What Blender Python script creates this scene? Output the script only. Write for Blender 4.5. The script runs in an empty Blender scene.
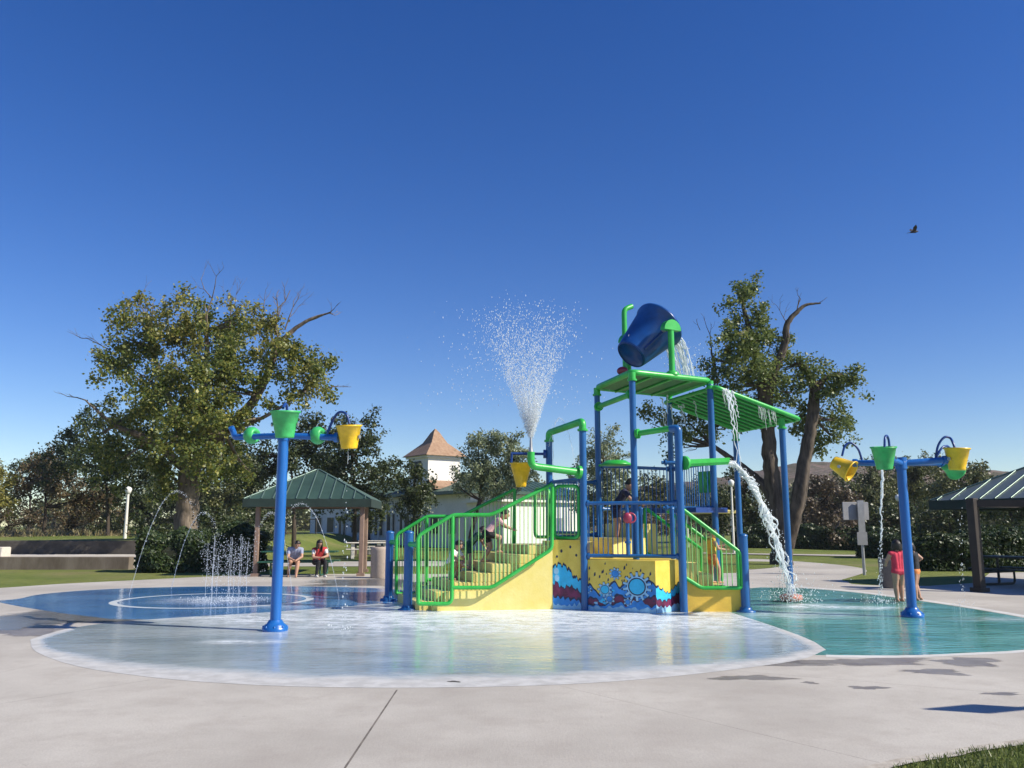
import bpy, math, random
import numpy as np
from mathutils import Vector, Matrix
random.seed(7); RNG = np.random.default_rng(7)
SC = bpy.context.scene; COL = SC.collection

# ---------------------------------------------------------------- camera
F, CX, CY, EYE, PITCH = 850.0, 512.0, 384.0, 1.53, math.radians(9.5)
cam = bpy.data.cameras.new('camera'); camo = bpy.data.objects.new('camera', cam); COL.objects.link(camo)
cam.sensor_width = 36; cam.lens = F / 1024 * 36; cam.clip_start = .05; cam.clip_end = 8000
camo.location = (0, 0, EYE); camo.rotation_euler = (math.radians(90) + PITCH, 0, 0); SC.camera = camo

# ---------------------------------------------------------------- sky, sun, exposure
SUN = Vector((.945, -.327, 0)).normalized(); EL = math.radians(37)
w = bpy.data.worlds.new('World'); SC.world = w; w.use_nodes = True
nt = w.node_tree; bg = nt.nodes['Background']
sky = nt.nodes.new('ShaderNodeTexSky'); sky.sky_type = 'NISHITA'; sky.sun_disc = False
sky.sun_elevation = EL; sky.sun_rotation = math.atan2(SUN.x, SUN.y)
sky.altitude = 900; sky.air_density = 1.0; sky.dust_density = .35; sky.ozone_density = 2.2
hs = nt.nodes.new('ShaderNodeHueSaturation'); hs.inputs['Hue'].default_value = .518; hs.inputs['Saturation'].default_value = 1.36
nt.links.new(sky.outputs[0], hs.inputs['Color']); nt.links.new(hs.outputs[0], bg.inputs[0]); bg.inputs[1].default_value = .10
sl = bpy.data.lights.new('sun', 'SUN'); slo = bpy.data.objects.new('sun', sl); COL.objects.link(slo)
sl.energy = 5.0; sl.angle = math.radians(.53); sl.color = (1, .93, .79)
sd = Vector((SUN.x * math.cos(EL), SUN.y * math.cos(EL), math.sin(EL)))
slo.rotation_euler = sd.to_track_quat('Z', 'Y').to_euler()
SC.view_settings.view_transform = 'Standard'; SC.view_settings.look = 'None'
SC.view_settings.exposure = .45; SC.view_settings.gamma = 1
SC.cycles.use_adaptive_sampling = True; SC.cycles.adaptive_threshold = .02
SC.cycles.max_bounces = 6; SC.cycles.transparent_max_bounces = 8
SC.cycles.use_denoising = True

# ---------------------------------------------------------------- pixel -> world surveying (only to find real positions)
ct, st_ = math.cos(PITCH), math.sin(PITCH)
def ray(px, py):
    u, v = (px - CX) / F, (CY - py) / F
    return Vector((u, ct - v * st_, st_ + v * ct))
def P(px, py, Y):
    d = ray(px, py); return Vector((0, 0, EYE)) + d * (Y / d.y)
def G(px, py, z=0.0):
    d = ray(px, py); return Vector((0, 0, EYE)) + d * ((z - EYE) / d.z)
def Zat(px, py, Y): return P(px, py, Y).z
def sm(a, b, x):
    t = np.clip((x - a) / (b - a), 0, 1); return t * t * (3 - 2 * t)

# ---------------------------------------------------------------- materials
def mat(name, col, rough=.6, var=.12, scale=6, bump=0., bscale=40, metal=0, spec=.5, col2=None, stretch=None, coat=0):
    m = bpy.data.materials.new(name); m.use_nodes = True
    n, l = m.node_tree.nodes, m.node_tree.links; b = n['Principled BSDF']
    b.inputs['Roughness'].default_value = rough; b.inputs['Metallic'].default_value = metal
    b.inputs['Specular IOR Level'].default_value = spec; b.inputs['Coat Weight'].default_value = coat
    tc = n.new('ShaderNodeTexCoord'); src = tc.outputs['Object']
    if stretch:
        mp = n.new('ShaderNodeMapping'); mp.inputs['Scale'].default_value = stretch
        l.new(src, mp.inputs[0]); src = mp.outputs[0]
    no = n.new('ShaderNodeTexNoise'); no.inputs['Scale'].default_value = scale; no.inputs['Detail'].default_value = 6
    no.inputs['Roughness'].default_value = .65
    l.new(src, no.inputs['Vector'])
    r = n.new('ShaderNodeValToRGB'); l.new(no.outputs['Fac'], r.inputs[0])
    c2 = col2 or tuple(min(1, c * (1 + var)) for c in col)
    c1 = col if col2 else tuple(c * (1 - var) for c in col)
    r.color_ramp.elements[0].position = .36; r.color_ramp.elements[1].position = .64
    r.color_ramp.elements[0].color = (*c1, 1); r.color_ramp.elements[1].color = (*c2, 1)
    l.new(r.outputs[0], b.inputs['Base Color'])
    if bump:
        n2 = n.new('ShaderNodeTexNoise'); n2.inputs['Scale'].default_value = bscale; n2.inputs['Detail'].default_value = 4
        l.new(src, n2.inputs['Vector'])
        bp = n.new('ShaderNodeBump'); bp.inputs['Strength'].default_value = bump; bp.inputs['Distance'].default_value = .02
        l.new(n2.outputs['Fac'], bp.inputs['Height']); l.new(bp.outputs[0], b.inputs['Normal'])
    return m
def leafmat(name, cols, trans=.3):
    m = bpy.data.materials.new(name); m.use_nodes = True
    n, l = m.node_tree.nodes, m.node_tree.links; b = n['Principled BSDF']
    g = n.new('ShaderNodeNewGeometry'); r = n.new('ShaderNodeValToRGB'); l.new(g.outputs['Random Per Island'], r.inputs[0])
    e = r.color_ramp.elements
    while len(e) < len(cols): e.new(.5)
    for i, c in enumerate(cols): e[i].position = i / max(1, len(cols) - 1); e[i].color = (*c, 1)
    l.new(r.outputs[0], b.inputs['Base Color']); b.inputs['Roughness'].default_value = .45
    b.inputs['Specular IOR Level'].default_value = .5
    t = n.new('ShaderNodeBsdfTranslucent'); l.new(r.outputs[0], t.inputs[0])
    mx = n.new('ShaderNodeMixShader'); mx.inputs[0].default_value = trans
    l.new(b.outputs[0], mx.inputs[1]); l.new(t.outputs[0], mx.inputs[2])
    l.new(mx.outputs[0], n['Material Output'].inputs[0]); return m
M = {}
M['blue'] = mat('blue_paint', (.010, .088, .27), .34, .15, 2.2, .08, 30, col2=(.020, .118, .33), stretch=(3, 3, .5))
M['poleblue'] = mat('pole_blue_paint', (.008, .10, .36), .3, .15, 2.2, .08, 30, col2=(.018, .135, .44), stretch=(4, 4, .5))
M['navy'] = mat('dark_blue_paint', (.012, .05, .22), .35, .2, 3)
M['bucketblue'] = mat('blue_fibreglass', (.010, .062, .24), .28, .25, 2.5)
M['green'] = mat('green_paint', (.024, .34, .045), .36, .15, 2.5, .08, 30, col2=(.045, .44, .08))
M['dkgreen'] = mat('shaded_green', (.014, .17, .035), .5, .3, 9)  # green darkened so roof panel and slats carry their underside shade
M['palegreen'] = mat('pale_green_bar', (.22, .50, .16), .4, .15, 5)
M['yellow'] = mat('yellow_wall_paint', (.74, .60, .17), .6, .10, 2.5, .15, 25, col2=(.80, .68, .26))
M['orange'] = mat('ochre_wall_paint', (.72, .46, .06), .6, .10, 2.5, .15, 25)
M['stepside'] = mat('yellow_step', (.62, .52, .12), .6, .15, 5)
M['plasticyellow'] = mat('yellow_plastic', (.80, .50, .02), .35, .12, 8)
M['plasticgreen'] = mat('green_plastic', (.05, .42, .12), .4, .15, 8)
M['red'] = mat('red_valve', (.30, .03, .07), .4, .25, 8)
M['salmon'] = mat('faded_red_rubber', (.50, .20, .15), .6, .25, 20)
M['mblue'] = mat('mural_blue', (.02, .22, .62), .5, .2, 7)
M['mlight'] = mat('mural_pale_blue', (.28, .52, .72), .5, .15, 9)
M['mcyan'] = mat('mural_cyan', (.03, .45, .75), .5, .1, 9)
M['mpurple'] = mat('mural_maroon', (.13, .014, .06), .5, .4, 9)
M['mdark'] = mat('mural_outline', (.012, .02, .06), .5, .3, 9)
M['white'] = mat('white_render', (.74, .72, .68), .8, .06, 1.5, .1, 30)
M['offwhite'] = mat('pale_trim', (.70, .68, .62), .6, .08, 3)
M['conc_wall'] = mat('stained_concrete', (.11, .085, .062), .9, .35, 1.6, .3, 20, col2=(.20, .165, .13), stretch=(1, 1, .35))
M['conc_dark'] = mat('dark_concrete', (.07, .06, .05), .8, .3, 2, .2, 20)  # plain dark concrete for the upper pond wall and a small stain
M['conc_cap'] = mat('concrete_cap', (.50, .46, .40), .85, .12, 2, .1, 30)
M['roofgreen'] = mat('green_roof_metal', (.042, .082, .062), .45, .2, 1.2, metal=.1)
M['roofgrey'] = mat('weathered_green_roof', (.15, .18, .165), .36, .14, 1.2, metal=.3)
M['rib'] = mat('roof_rib', (.11, .17, .145), .35, .1, 3, metal=.3)
M['fascia'] = mat('dark_fascia', (.014, .032, .026), .85, .2, 3)
M['postbrown'] = mat('brown_post', (.24, .16, .12), .6, .15, 4)
M['muralyellow'] = mat('mural_yellow_paint', (.66, .46, .055), .55, .12, 3, .15, 25, col2=(.76, .57, .10))
M['postdark'] = mat('dark_brown_post', (.024, .017, .014), .6, .2, 4)
M['tile'] = mat('terracotta_tile', (.26, .155, .095), .85, .25, 4, .5, 14, col2=(.37, .245, .16))
M['glass'] = mat('dark_window', (.016, .02, .024), .35, .3, 1, spec=.15)
M['tablegreen'] = mat('green_coated_mesh', (.02, .09, .06), .45, .2, 10)
M['tablewhite'] = mat('pale_concrete_table', (.62, .58, .50), .8, .1, 5)
M['tabledark'] = mat('black_coated_mesh', (.012, .018, .017), .5, .2, 10)
M['can'] = mat('aggregate_bin', (.42, .34, .28), .9, .25, 60, .4, 90)
M['cangrey'] = mat('grey_aggregate_bin', (.17, .15, .14), .9, .25, 60, .4, 90)
M['signgrey'] = mat('aluminium_sign_back', (.30, .30, .31), .5, .08, 3, metal=.3)
M['signdark'] = mat('sign_shade_panel', (.20, .20, .21), .5, .08, 3, metal=.3)
M['steel'] = mat('galvanised_steel', (.38, .38, .38), .45, .1, 6, metal=.6)
M['wire'] = mat('fence_wire', (.06, .055, .05), .6, .1, 6, metal=.5)
M['bark'] = mat('grey_bark', (.07, .055, .042), .95, .4, 7, 1.0, 9, col2=(.21, .165, .125), stretch=(1, 1, .22))
M['barkmid'] = mat('brown_bark', (.04, .031, .024), .95, .4, 7, 1.0, 9, col2=(.125, .098, .075), stretch=(1, 1, .22))
M['core'] = mat('hedge_shade', (.016, .02, .010), .95, .4, 6)  # near-black fill for hedge interiors, their inner shade as a colour
M['barkdark'] = mat('dark_bark', (.055, .042, .032), .95, .4, 5, .9, 9, stretch=(1, 1, .25))
M['car'] = mat('dark_car_paint', (.012, .014, .018), .25, .2, 3, coat=.6)
M['rubber'] = mat('black_rubber', (.012, .012, .012), .8, .2, 5)
M['lampglass'] = mat('white_lamp_globe', (.75, .75, .72), .3, .03, 3)
M['skin'] = mat('skin', (.42, .235, .16), .55, .08, 8)
M['hair'] = mat('dark_hair', (.016, .011, .009), .5, .3, 30)
M['bird'] = mat('dark_feathers', (.03, .02, .018), .7, .3, 20)
CL = {k: mat('cloth_' + k, c, .85, .12, 18, .2, 120) for k, c in dict(
    pink=(.62, .045, .085), greyblue=(.27, .30, .42), white=(.72, .70, .68), black=(.014, .014, .018), red=(.42, .03, .035),
    rose=(.60, .36, .38), dgreen=(.02, .07, .045), navy=(.018, .02, .055), mustard=(.66, .42, .06), orange=(.62, .22, .07), teal=(.02, .09, .10), lime=(.55, .56, .12)).items()}
L_COTTON = leafmat('cottonwood_leaves', [(0.065, 0.1, 0.025), (0.111, 0.153, 0.034), (0.163, 0.2, 0.046), (0.221, 0.233, 0.055), (0.39, 0.359, 0.086)], .42)
L_COTTON2 = leafmat('cottonwood_green_leaves', [(0.072, 0.111, 0.034), (0.117, 0.163, 0.046), (0.176, 0.221, 0.062), (0.247, 0.267, 0.084)], .42)
L_DARK = leafmat('dark_leaves', [(0.029, 0.046, 0.019), (0.045, 0.066, 0.025), (0.066, 0.092, 0.032), (0.099, 0.115, 0.041)], .28)
L_OLIVE = leafmat('olive_leaves', [(0.067, 0.09, 0.036), (0.106, 0.125, 0.048), (0.15, 0.165, 0.064), (0.196, 0.19, 0.083)], .28)
L_RUST = leafmat('rust_leaves', [(0.088, 0.068, 0.038), (0.128, 0.09, 0.047), (0.168, 0.126, 0.068), (0.104, 0.113, 0.051)], .3)
L_TAN = leafmat('tan_leaves', [(0.095, 0.071, 0.046), (0.142, 0.104, 0.067), (0.18, 0.138, 0.095), (0.095, 0.085, 0.043)], .2)
L_PALE = leafmat('grey_green_leaves', [(0.101, 0.139, 0.069), (0.173, 0.212, 0.11), (0.259, 0.293, 0.172), (0.374, 0.41, 0.262)], .32)
L_HEDGE = leafmat('hedge_leaves', [(0.021, 0.041, 0.013), (0.036, 0.062, 0.019), (0.065, 0.092, 0.026)], .2)
L_YEL = leafmat('yellow_green_leaves', [(0.156, 0.165, 0.044), (0.252, 0.244, 0.061), (0.36, 0.305, 0.083)], .42)
L_GRASS = leafmat('grass_blades', [(.085, .125, .03), (.12, .16, .04), (.17, .18, .06)], .35)
L_DRY = leafmat('dry_brush', [(0.176, 0.135, 0.068), (0.27, 0.216, 0.108), (0.162, 0.162, 0.068)], .2)

def water_mat():
    m = bpy.data.materials.new('white_water'); m.use_nodes = True
    n, l = m.node_tree.nodes, m.node_tree.links; b = n['Principled BSDF']
    b.inputs['Base Color'].default_value = (.90, .94, .97, 1); b.inputs['Roughness'].default_value = .12
    t = n.new('ShaderNodeBsdfTranslucent'); t.inputs[0].default_value = (.9, .94, .97, 1)
    mx = n.new('ShaderNodeMixShader'); mx.inputs[0].default_value = .4
    l.new(b.outputs[0], mx.inputs[1]); l.new(t.outputs[0], mx.inputs[2])
    tr = n.new('ShaderNodeBsdfTransparent'); m2 = n.new('ShaderNodeMixShader'); m2.inputs[0].default_value = .10
    l.new(mx.outputs[0], m2.inputs[1]); l.new(tr.outputs[0], m2.inputs[2])
    l.new(m2.outputs[0], n['Material Output'].inputs[0]); return m
M['water'] = water_mat()
def water_thin():
    m = M['water'].copy(); m.name = 'thin_clear_water'
    for nd in m.node_tree.nodes:
        if nd.type == 'MIX_SHADER' and any(lk.from_node.type == 'BSDF_TRANSPARENT' for lk in nd.inputs[2].links): nd.inputs[0].default_value = .6
    return m
M['waterthin'] = water_thin()
M['mist'] = M['waterthin']

# ---------------------------------------------------------------- mesh builder
def frame_from(d):
    d = Vector(d).normalized(); a = Vector((0, 0, 1)) if abs(d.z) < .95 else Vector((1, 0, 0))
    x = a.cross(d).normalized(); return x, d.cross(x), d
class MB:
    def __init__(s): s.v = []; s.f = []; s.m = []; s.s = []
    def add(s, vs, fs, mi=0, smooth=False):
        o = len(s.v); s.v += [tuple(p) for p in vs]
        for f in fs: s.f.append(tuple(i + o for i in f)); s.m.append(mi); s.s.append(smooth)
        return s
    def tube(s, pts, r, n=10, mi=0, caps=True, flute=0):
        pts = [Vector(p) for p in pts]; k = len(pts); rs = r if isinstance(r, (list, tuple)) else [r] * k
        d0 = (pts[1] - pts[0]).normalized(); x, y, _ = frame_from(d0); vs, fs = [], []
        for i, p in enumerate(pts):
            a = pts[max(0, i - 1)]; b = pts[min(k - 1, i + 1)]; d = (b - a)
            if d.length < 1e-9: d = d0.copy()
            d.normalize(); x = (x - d * x.dot(d)).normalized(); y = d.cross(x)
            for j in range(n):
                t = 2 * math.pi * j / n; fl = 1 + flute * (math.sin(3 * t + i * .13) * .6 + math.sin(5 * t - i * .21 + 1) * .5 + math.sin(8 * t + i * .4) * .35) if flute else 1; vs.append(p + (x * math.cos(t) + y * math.sin(t)) * (rs[i] * fl))
        for i in range(k - 1):
            for j in range(n):
                j2 = (j + 1) % n; fs.append((i * n + j, i * n + j2, (i + 1) * n + j2, (i + 1) * n + j))
        s.add(vs, fs, mi, True)
        if caps: s.add(vs[:n], [tuple(range(n))[::-1]], mi); s.add(vs[-n:], [tuple(range(n))], mi)
        return s
    def box(s, c, h, ax=None, mi=0, bev=0):
        c = Vector(c); ax = ax or (Vector((1, 0, 0)), Vector((0, 1, 0)), Vector((0, 0, 1)))
        if bev:
            e = bev; ring = []
            hx, hy, hz = h
            vs = []
            for z, dd in ((-hz, e), (-hz + e, 0), (hz - e, 0), (hz, e)):
                for sx, sy in ((-1, -1), (1, -1), (1, 1), (-1, 1)):
                    a = (sx * (hx - dd), sy * (hy - dd - e)); b = (sx * (hx - dd - e), sy * (hy - dd))
                    for q in ((a, b) if sx * sy > 0 else (b, a)):
                        vs.append(c + ax[0] * q[0] + ax[1] * q[1] + ax[2] * z)
            fs = [tuple(range(8))[::-1], tuple(range(24, 32))]
            for k in range(3):
                for j in range(8): fs.append((k * 8 + j, k * 8 + (j + 1) % 8, k * 8 + 8 + (j + 1) % 8, k * 8 + 8 + j))
            return s.add(vs, fs, mi)
        vs = [c + ax[0] * (sx * h[0]) + ax[1] * (sy * h[1]) + ax[2] * (sz * h[2]) for sz in (-1, 1) for sy in (-1, 1) for sx in (-1, 1)]
        return s.add(vs, [(0, 2, 3, 1), (4, 5, 7, 6), (0, 1, 5, 4), (2, 6, 7, 3), (0, 4, 6, 2), (1, 3, 7, 5)], mi)
    def lathe(s, prof, c, d=(0, 0, 1), n=20, mi=0, smooth=True, caps=True):
        x, y, z = frame_from(d); c = Vector(c); vs, fs = [], []
        for r, h in prof:
            for j in range(n):
                t = 2 * math.pi * j / n; vs.append(c + x * (r * math.cos(t)) + y * (r * math.sin(t)) + z * h)
        for i in range(len(prof) - 1):
            for j in range(n):
                j2 = (j + 1) % n; fs.append((i * n + j, i * n + j2, (i + 1) * n + j2, (i + 1) * n + j))
        s.add(vs, fs, mi, smooth)
        if caps: s.add(vs[:n], [tuple(range(n))[::-1]], mi); s.add(vs[-n:], [tuple(range(n))], mi)
        return s
    def prism(s, poly, z0, z1, mi=0):
        n = len(poly); vs = [(p[0], p[1], z0) for p in poly] + [(p[0], p[1], z1) for p in poly]
        return s.add(vs, [tuple(range(n))[::-1], tuple(range(n, 2 * n))] + [(i, (i + 1) % n, n + (i + 1) % n, n + i) for i in range(n)], mi)
    def extr(s, poly, d, mi=0):
        poly = [Vector(p) for p in poly]; d = Vector(d); n = len(poly)
        return s.add(poly + [p + d for p in poly], [tuple(range(n))[::-1], tuple(range(n, 2 * n))] + [(i, (i + 1) % n, n + (i + 1) % n, n + i) for i in range(n)], mi)
    def ell(s, c, r, n=12, m=8, mi=0, ax=None):
        c = Vector(c); r = (r, r, r) if not isinstance(r, (tuple, list)) else r
        ax = ax or (Vector((1, 0, 0)), Vector((0, 1, 0)), Vector((0, 0, 1))); vs, fs = [], []
        for i in range(m + 1):
            a = math.pi * i / m
            for j in range(n):
                t = 2 * math.pi * j / n
                vs.append(c + ax[0] * (r[0] * math.sin(a) * math.cos(t)) + ax[1] * (r[1] * math.sin(a) * math.sin(t)) + ax[2] * (r[2] * math.cos(a)))
        for i in range(m):
            for j in range(n):
                j2 = (j + 1) % n; fs.append((i * n + j, (i + 1) * n + j, (i + 1) * n + j2, i * n + j2))
        return s.add(vs, fs, mi, True)
    def build(s, name, mats, parent=None):
        me = bpy.data.meshes.new(name); me.from_pydata(s.v, [], s.f)
        for m in (mats if isinstance(mats, (list, tuple)) else [mats]): me.materials.append(m)
        me.polygons.foreach_set('material_index', s.m); me.polygons.foreach_set('use_smooth', s.s); me.update()
        return link(name, me, parent)
def link(name, me, parent=None):
    o = bpy.data.objects.new(name, me); COL.objects.link(o)
    if parent is not None: adopt(o, parent)
    return o
def world(o):
    m = Matrix.LocRotScale(o.location, o.rotation_euler, o.scale)
    return world(o.parent) @ o.matrix_parent_inverse @ m if o.parent else m
def adopt(o, parent): o.parent = parent; o.matrix_parent_inverse = world(parent).inverted()
def tag(o, label, cat, group=None, kind=None):
    o['label'] = label; o['category'] = cat
    if group: o['group'] = group
    if kind: o['kind'] = kind
    return o
def thing(name, label, cat, loc, group=None):
    o = bpy.data.objects.new(name, None); o.location = loc; o.empty_display_size = .2; COL.objects.link(o)
    return tag(o, label, cat, group)
def struct(o): o['kind'] = 'structure'; return o
def dup(root, loc, rotz=0, scale=1, label=None, name=None):
    def cp(o, par):
        c = o.copy(); COL.objects.link(c)
        if par is not None: c.parent = par
        for ch in o.children: cp(ch, c)
        return c
    r = cp(root, None); r.location = loc; r.rotation_euler = (0, 0, rotz); r.scale = (scale,) * 3 if not isinstance(scale, tuple) else scale
    if label: r['label'] = label
    return r
def quads(name, V, mt, parent=None, mi=None):
    """V: (n,4,3) float array -> one mesh of n separate quads"""
    n = len(V); me = bpy.data.meshes.new(name); me.vertices.add(n * 4); me.vertices.foreach_set('co', V.reshape(-1).astype(np.float32))
    me.loops.add(n * 4); me.loops.foreach_set('vertex_index', np.arange(n * 4, dtype=np.int32))
    me.polygons.add(n); me.polygons.foreach_set('loop_start', np.arange(0, n * 4, 4, dtype=np.int32)); me.polygons.foreach_set('loop_total', np.full(n, 4, dtype=np.int32))
    [me.materials.append(q) for q in (mt if isinstance(mt, (list, tuple)) else [mt])]
    if mi is not None: me.polygons.foreach_set('material_index', mi.astype(np.int32))
    me.update(calc_edges=True); return link(name, me, parent)
def bez(pts, n=8):
    """smooth curve through points (Catmull-Rom)"""
    p = [Vector(q) for q in pts]; p = [p[0] * 2 - p[1]] + p + [p[-1] * 2 - p[-2]]; out = []
    for i in range(1, len(p) - 2):
        for k in range(n):
            t = k / n; a, b, c, d = p[i - 1:i + 3]
            out.append(.5 * ((2 * b) + (c - a) * t + (2 * a - 5 * b + 4 * c - d) * t * t + (3 * b - a - 3 * c + d) * t ** 3))
    return out + [p[-2]]
def round_path(pts, r=.08, n=4):
    """polyline with rounded corners"""
    p = [Vector(q) for q in pts]; out = [p[0]]
    for i in range(1, len(p) - 1):
        a, b, c = p[i - 1], p[i], p[i + 1]; q = min(r, (a - b).length * .45, (c - b).length * .45)
        s, e = b + (a - b).normalized() * q, b + (c - b).normalized() * q
        for k in range(n + 1):
            t = k / n; out.append(s * (1 - t) ** 2 + b * 2 * t * (1 - t) + e * t * t)
    return out + [p[-1]]
UP = Vector((0, 0, 1))
# ================================================================ SETTING
def sheet(name, pts, z, mt, sub=0):
    mb = MB(); mb.add([(p[0], p[1], z) for p in pts], [tuple(range(len(pts)))])
    return struct(mb.build(name, mt))
def gp(*px): return [G(x, y) for x, y in px]
def nodes_of(m): return m.node_tree.nodes, m.node_tree.links, m.node_tree.nodes['Principled BSDF']
def math_(n, l, op, a, b):
    x = n.new('ShaderNodeMath'); x.operation = op
    for i, q in enumerate((a, b)):
        if q is None: continue
        if isinstance(q, (int, float)): x.inputs[i].default_value = q
        else: l.new(q, x.inputs[i])
    return x.outputs[0]
def rng_(n, l, v, a, b, c=0, d=1):
    x = n.new('ShaderNodeMapRange'); x.interpolation_type = 'SMOOTHSTEP'; l.new(v, x.inputs[0])
    for i, q in zip((1, 2, 3, 4), (a, b, c, d)): x.inputs[i].default_value = q
    return x.outputs[0]
def noise_(n, l, vec, scale, detail=5, stretch=None, rough=.6):
    if stretch:
        mp = n.new('ShaderNodeMapping'); mp.inputs['Scale'].default_value = stretch; l.new(vec, mp.inputs[0]); vec = mp.outputs[0]
    x = n.new('ShaderNodeTexNoise'); x.inputs['Scale'].default_value = scale; x.inputs['Detail'].default_value = detail
    x.inputs['Roughness'].default_value = rough; l.new(vec, x.inputs['Vector']); return x.outputs['Fac']
def mix_(n, l, f, a, b):
    x = n.new('ShaderNodeMix'); x.data_type = 'RGBA'
    if isinstance(f, (int, float)): x.inputs[0].default_value = f
    else: l.new(f, x.inputs[0])
    for i, q in ((6, a), (7, b)):
        if isinstance(q, tuple): x.inputs[i].default_value = (*q, 1)
        else: l.new(q, x.inputs[i])
    return x.outputs[2]

def concrete_mat():
    m = bpy.data.materials.new('broom_concrete'); m.use_nodes = True; n, l, b = nodes_of(m)
    v = n.new('ShaderNodeTexCoord').outputs['Object']
    big = noise_(n, l, v, .35, 6); mid = noise_(n, l, v, 2.2, 8, None, .7); fine = noise_(n, l, v, 70, 3); spot = noise_(n, l, v, 9, 4)
    c = mix_(n, l, rng_(n, l, big, .35, .65), (.392, .362, .318), (.512, .480, .425))
    c = mix_(n, l, rng_(n, l, mid, .42, .72, 0, .45), c, (.34, .30, .26))
    c = mix_(n, l, rng_(n, l, fine, .4, .6, 0, .22), c, (.25, .22, .20))
    c = mix_(n, l, rng_(n, l, spot, .70, .76, 0, .6), c, (.20, .17, .145))
    l.new(c, b.inputs['Base Color']); b.inputs['Roughness'].default_value = .85
    bp = n.new('ShaderNodeBump'); bp.inputs['Strength'].default_value = .25; bp.inputs['Distance'].default_value = .006
    l.new(noise_(n, l, v, 45, 4, (1, .25, 1)), bp.inputs['Height']); l.new(bp.outputs[0], b.inputs['Normal']); return m
def grass_mat():
    m = bpy.data.materials.new('lawn'); m.use_nodes = True; n, l, b = nodes_of(m)
    v = n.new('ShaderNodeTexCoord').outputs['Object']
    c = mix_(n, l, rng_(n, l, noise_(n, l, v, .22, 5), .35, .65), (.135, .18, .035), (.225, .24, .065))
    c = mix_(n, l, rng_(n, l, noise_(n, l, v, 3.5, 6, None, .75), .35, .7, 0, .8), c, (.10, .13, .03))
    c = mix_(n, l, rng_(n, l, noise_(n, l, v, .09, 4), .56, .68, 0, .55), c, (.24, .19, .10))
    l.new(c, b.inputs['Base Color']); b.inputs['Roughness'].default_value = .9; b.inputs['Specular IOR Level'].default_value = .2
    bp = n.new('ShaderNodeBump'); bp.inputs['Strength'].default_value = .8; bp.inputs['Distance'].default_value = .05
    l.new(noise_(n, l, v, 30, 3), bp.inputs['Height']); l.new(bp.outputs[0], b.inputs['Normal']); return m
def wet_mat(name, c1, c2, dirt=None, foam=None, rough=.05, ripple=.35, scale=6, stretch=(.55, 1, 1), edge=None):
    """painted concrete under a film of moving water; foam = list of (x, y, rx, ry, gain) where falling water froths it"""
    m = bpy.data.materials.new(name); m.use_nodes = True; n, l, b = nodes_of(m)
    v = n.new('ShaderNodeTexCoord').outputs['Object']
    c = mix_(n, l, rng_(n, l, noise_(n, l, v, .6, 6, (.6, 1, 1)), .36, .64), c1, c2)
    if dirt: c = mix_(n, l, rng_(n, l, noise_(n, l, v, 1.3, 7, (.45, 1.3, 1), .7), .55, .72, 0, .75), c, dirt)
    if foam:
        tot = None; sp = n.new('ShaderNodeSeparateXYZ'); l.new(v, sp.inputs[0])
        for x, y, rx, ry, g in foam:
            dx = math_(n, l, 'MULTIPLY', math_(n, l, 'SUBTRACT', sp.outputs[0], x), 1 / rx); dy = math_(n, l, 'MULTIPLY', math_(n, l, 'SUBTRACT', sp.outputs[1], y), 1 / ry)
            d = math_(n, l, 'SQRT', math_(n, l, 'ADD', math_(n, l, 'MULTIPLY', dx, dx), math_(n, l, 'MULTIPLY', dy, dy)), None)
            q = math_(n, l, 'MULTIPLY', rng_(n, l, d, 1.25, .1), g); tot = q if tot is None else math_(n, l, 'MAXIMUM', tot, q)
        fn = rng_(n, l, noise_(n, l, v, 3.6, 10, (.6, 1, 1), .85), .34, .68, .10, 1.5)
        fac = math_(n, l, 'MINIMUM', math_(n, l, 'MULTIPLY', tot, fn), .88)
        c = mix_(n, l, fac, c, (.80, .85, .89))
        r = n.new('ShaderNodeMapRange'); l.new(fac, r.inputs[0]); r.inputs[3].default_value = rough; r.inputs[4].default_value = .35; l.new(r.outputs[0], b.inputs['Roughness'])
    else: b.inputs['Roughness'].default_value = rough
    if edge:
        at = n.new('ShaderNodeAttribute'); at.attribute_name = 'wet'; ws = math_(n, l, 'ADD', at.outputs['Fac'], math_(n, l, 'MULTIPLY', math_(n, l, 'SUBTRACT', noise_(n, l, v, 2.2, 8, (.5, 1.2, 1), .75), .5), 1.1))
        wf = rng_(n, l, ws, .25, .95); ec = mix_(n, l, rng_(n, l, noise_(n, l, v, 5, 6), .35, .65), edge[0], edge[1]); c = mix_(n, l, wf, ec, c)
        old = b.inputs['Roughness'].links[0].from_socket; inv = math_(n, l, 'MULTIPLY', math_(n, l, 'SUBTRACT', 1, wf), .6); l.new(math_(n, l, 'ADD', old, inv), b.inputs['Roughness'])
    l.new(c, b.inputs['Base Color']); b.inputs['IOR'].default_value = 1.33; b.inputs['Specular IOR Level'].default_value = .5
    bp = n.new('ShaderNodeBump'); bp.inputs['Strength'].default_value = ripple; bp.inputs['Distance'].default_value = .012
    hgt = math_(n, l, 'ADD', noise_(n, l, v, scale, 4, stretch), math_(n, l, 'MULTIPLY', noise_(n, l, v, 1.1, 2, (.5, 1.4, 1)), 1.5))
    l.new(hgt, bp.inputs['Height']); l.new(bp.outputs[0], b.inputs['Normal']); return m
M['grass'] = grass_mat(); M['concrete'] = concrete_mat()

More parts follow.
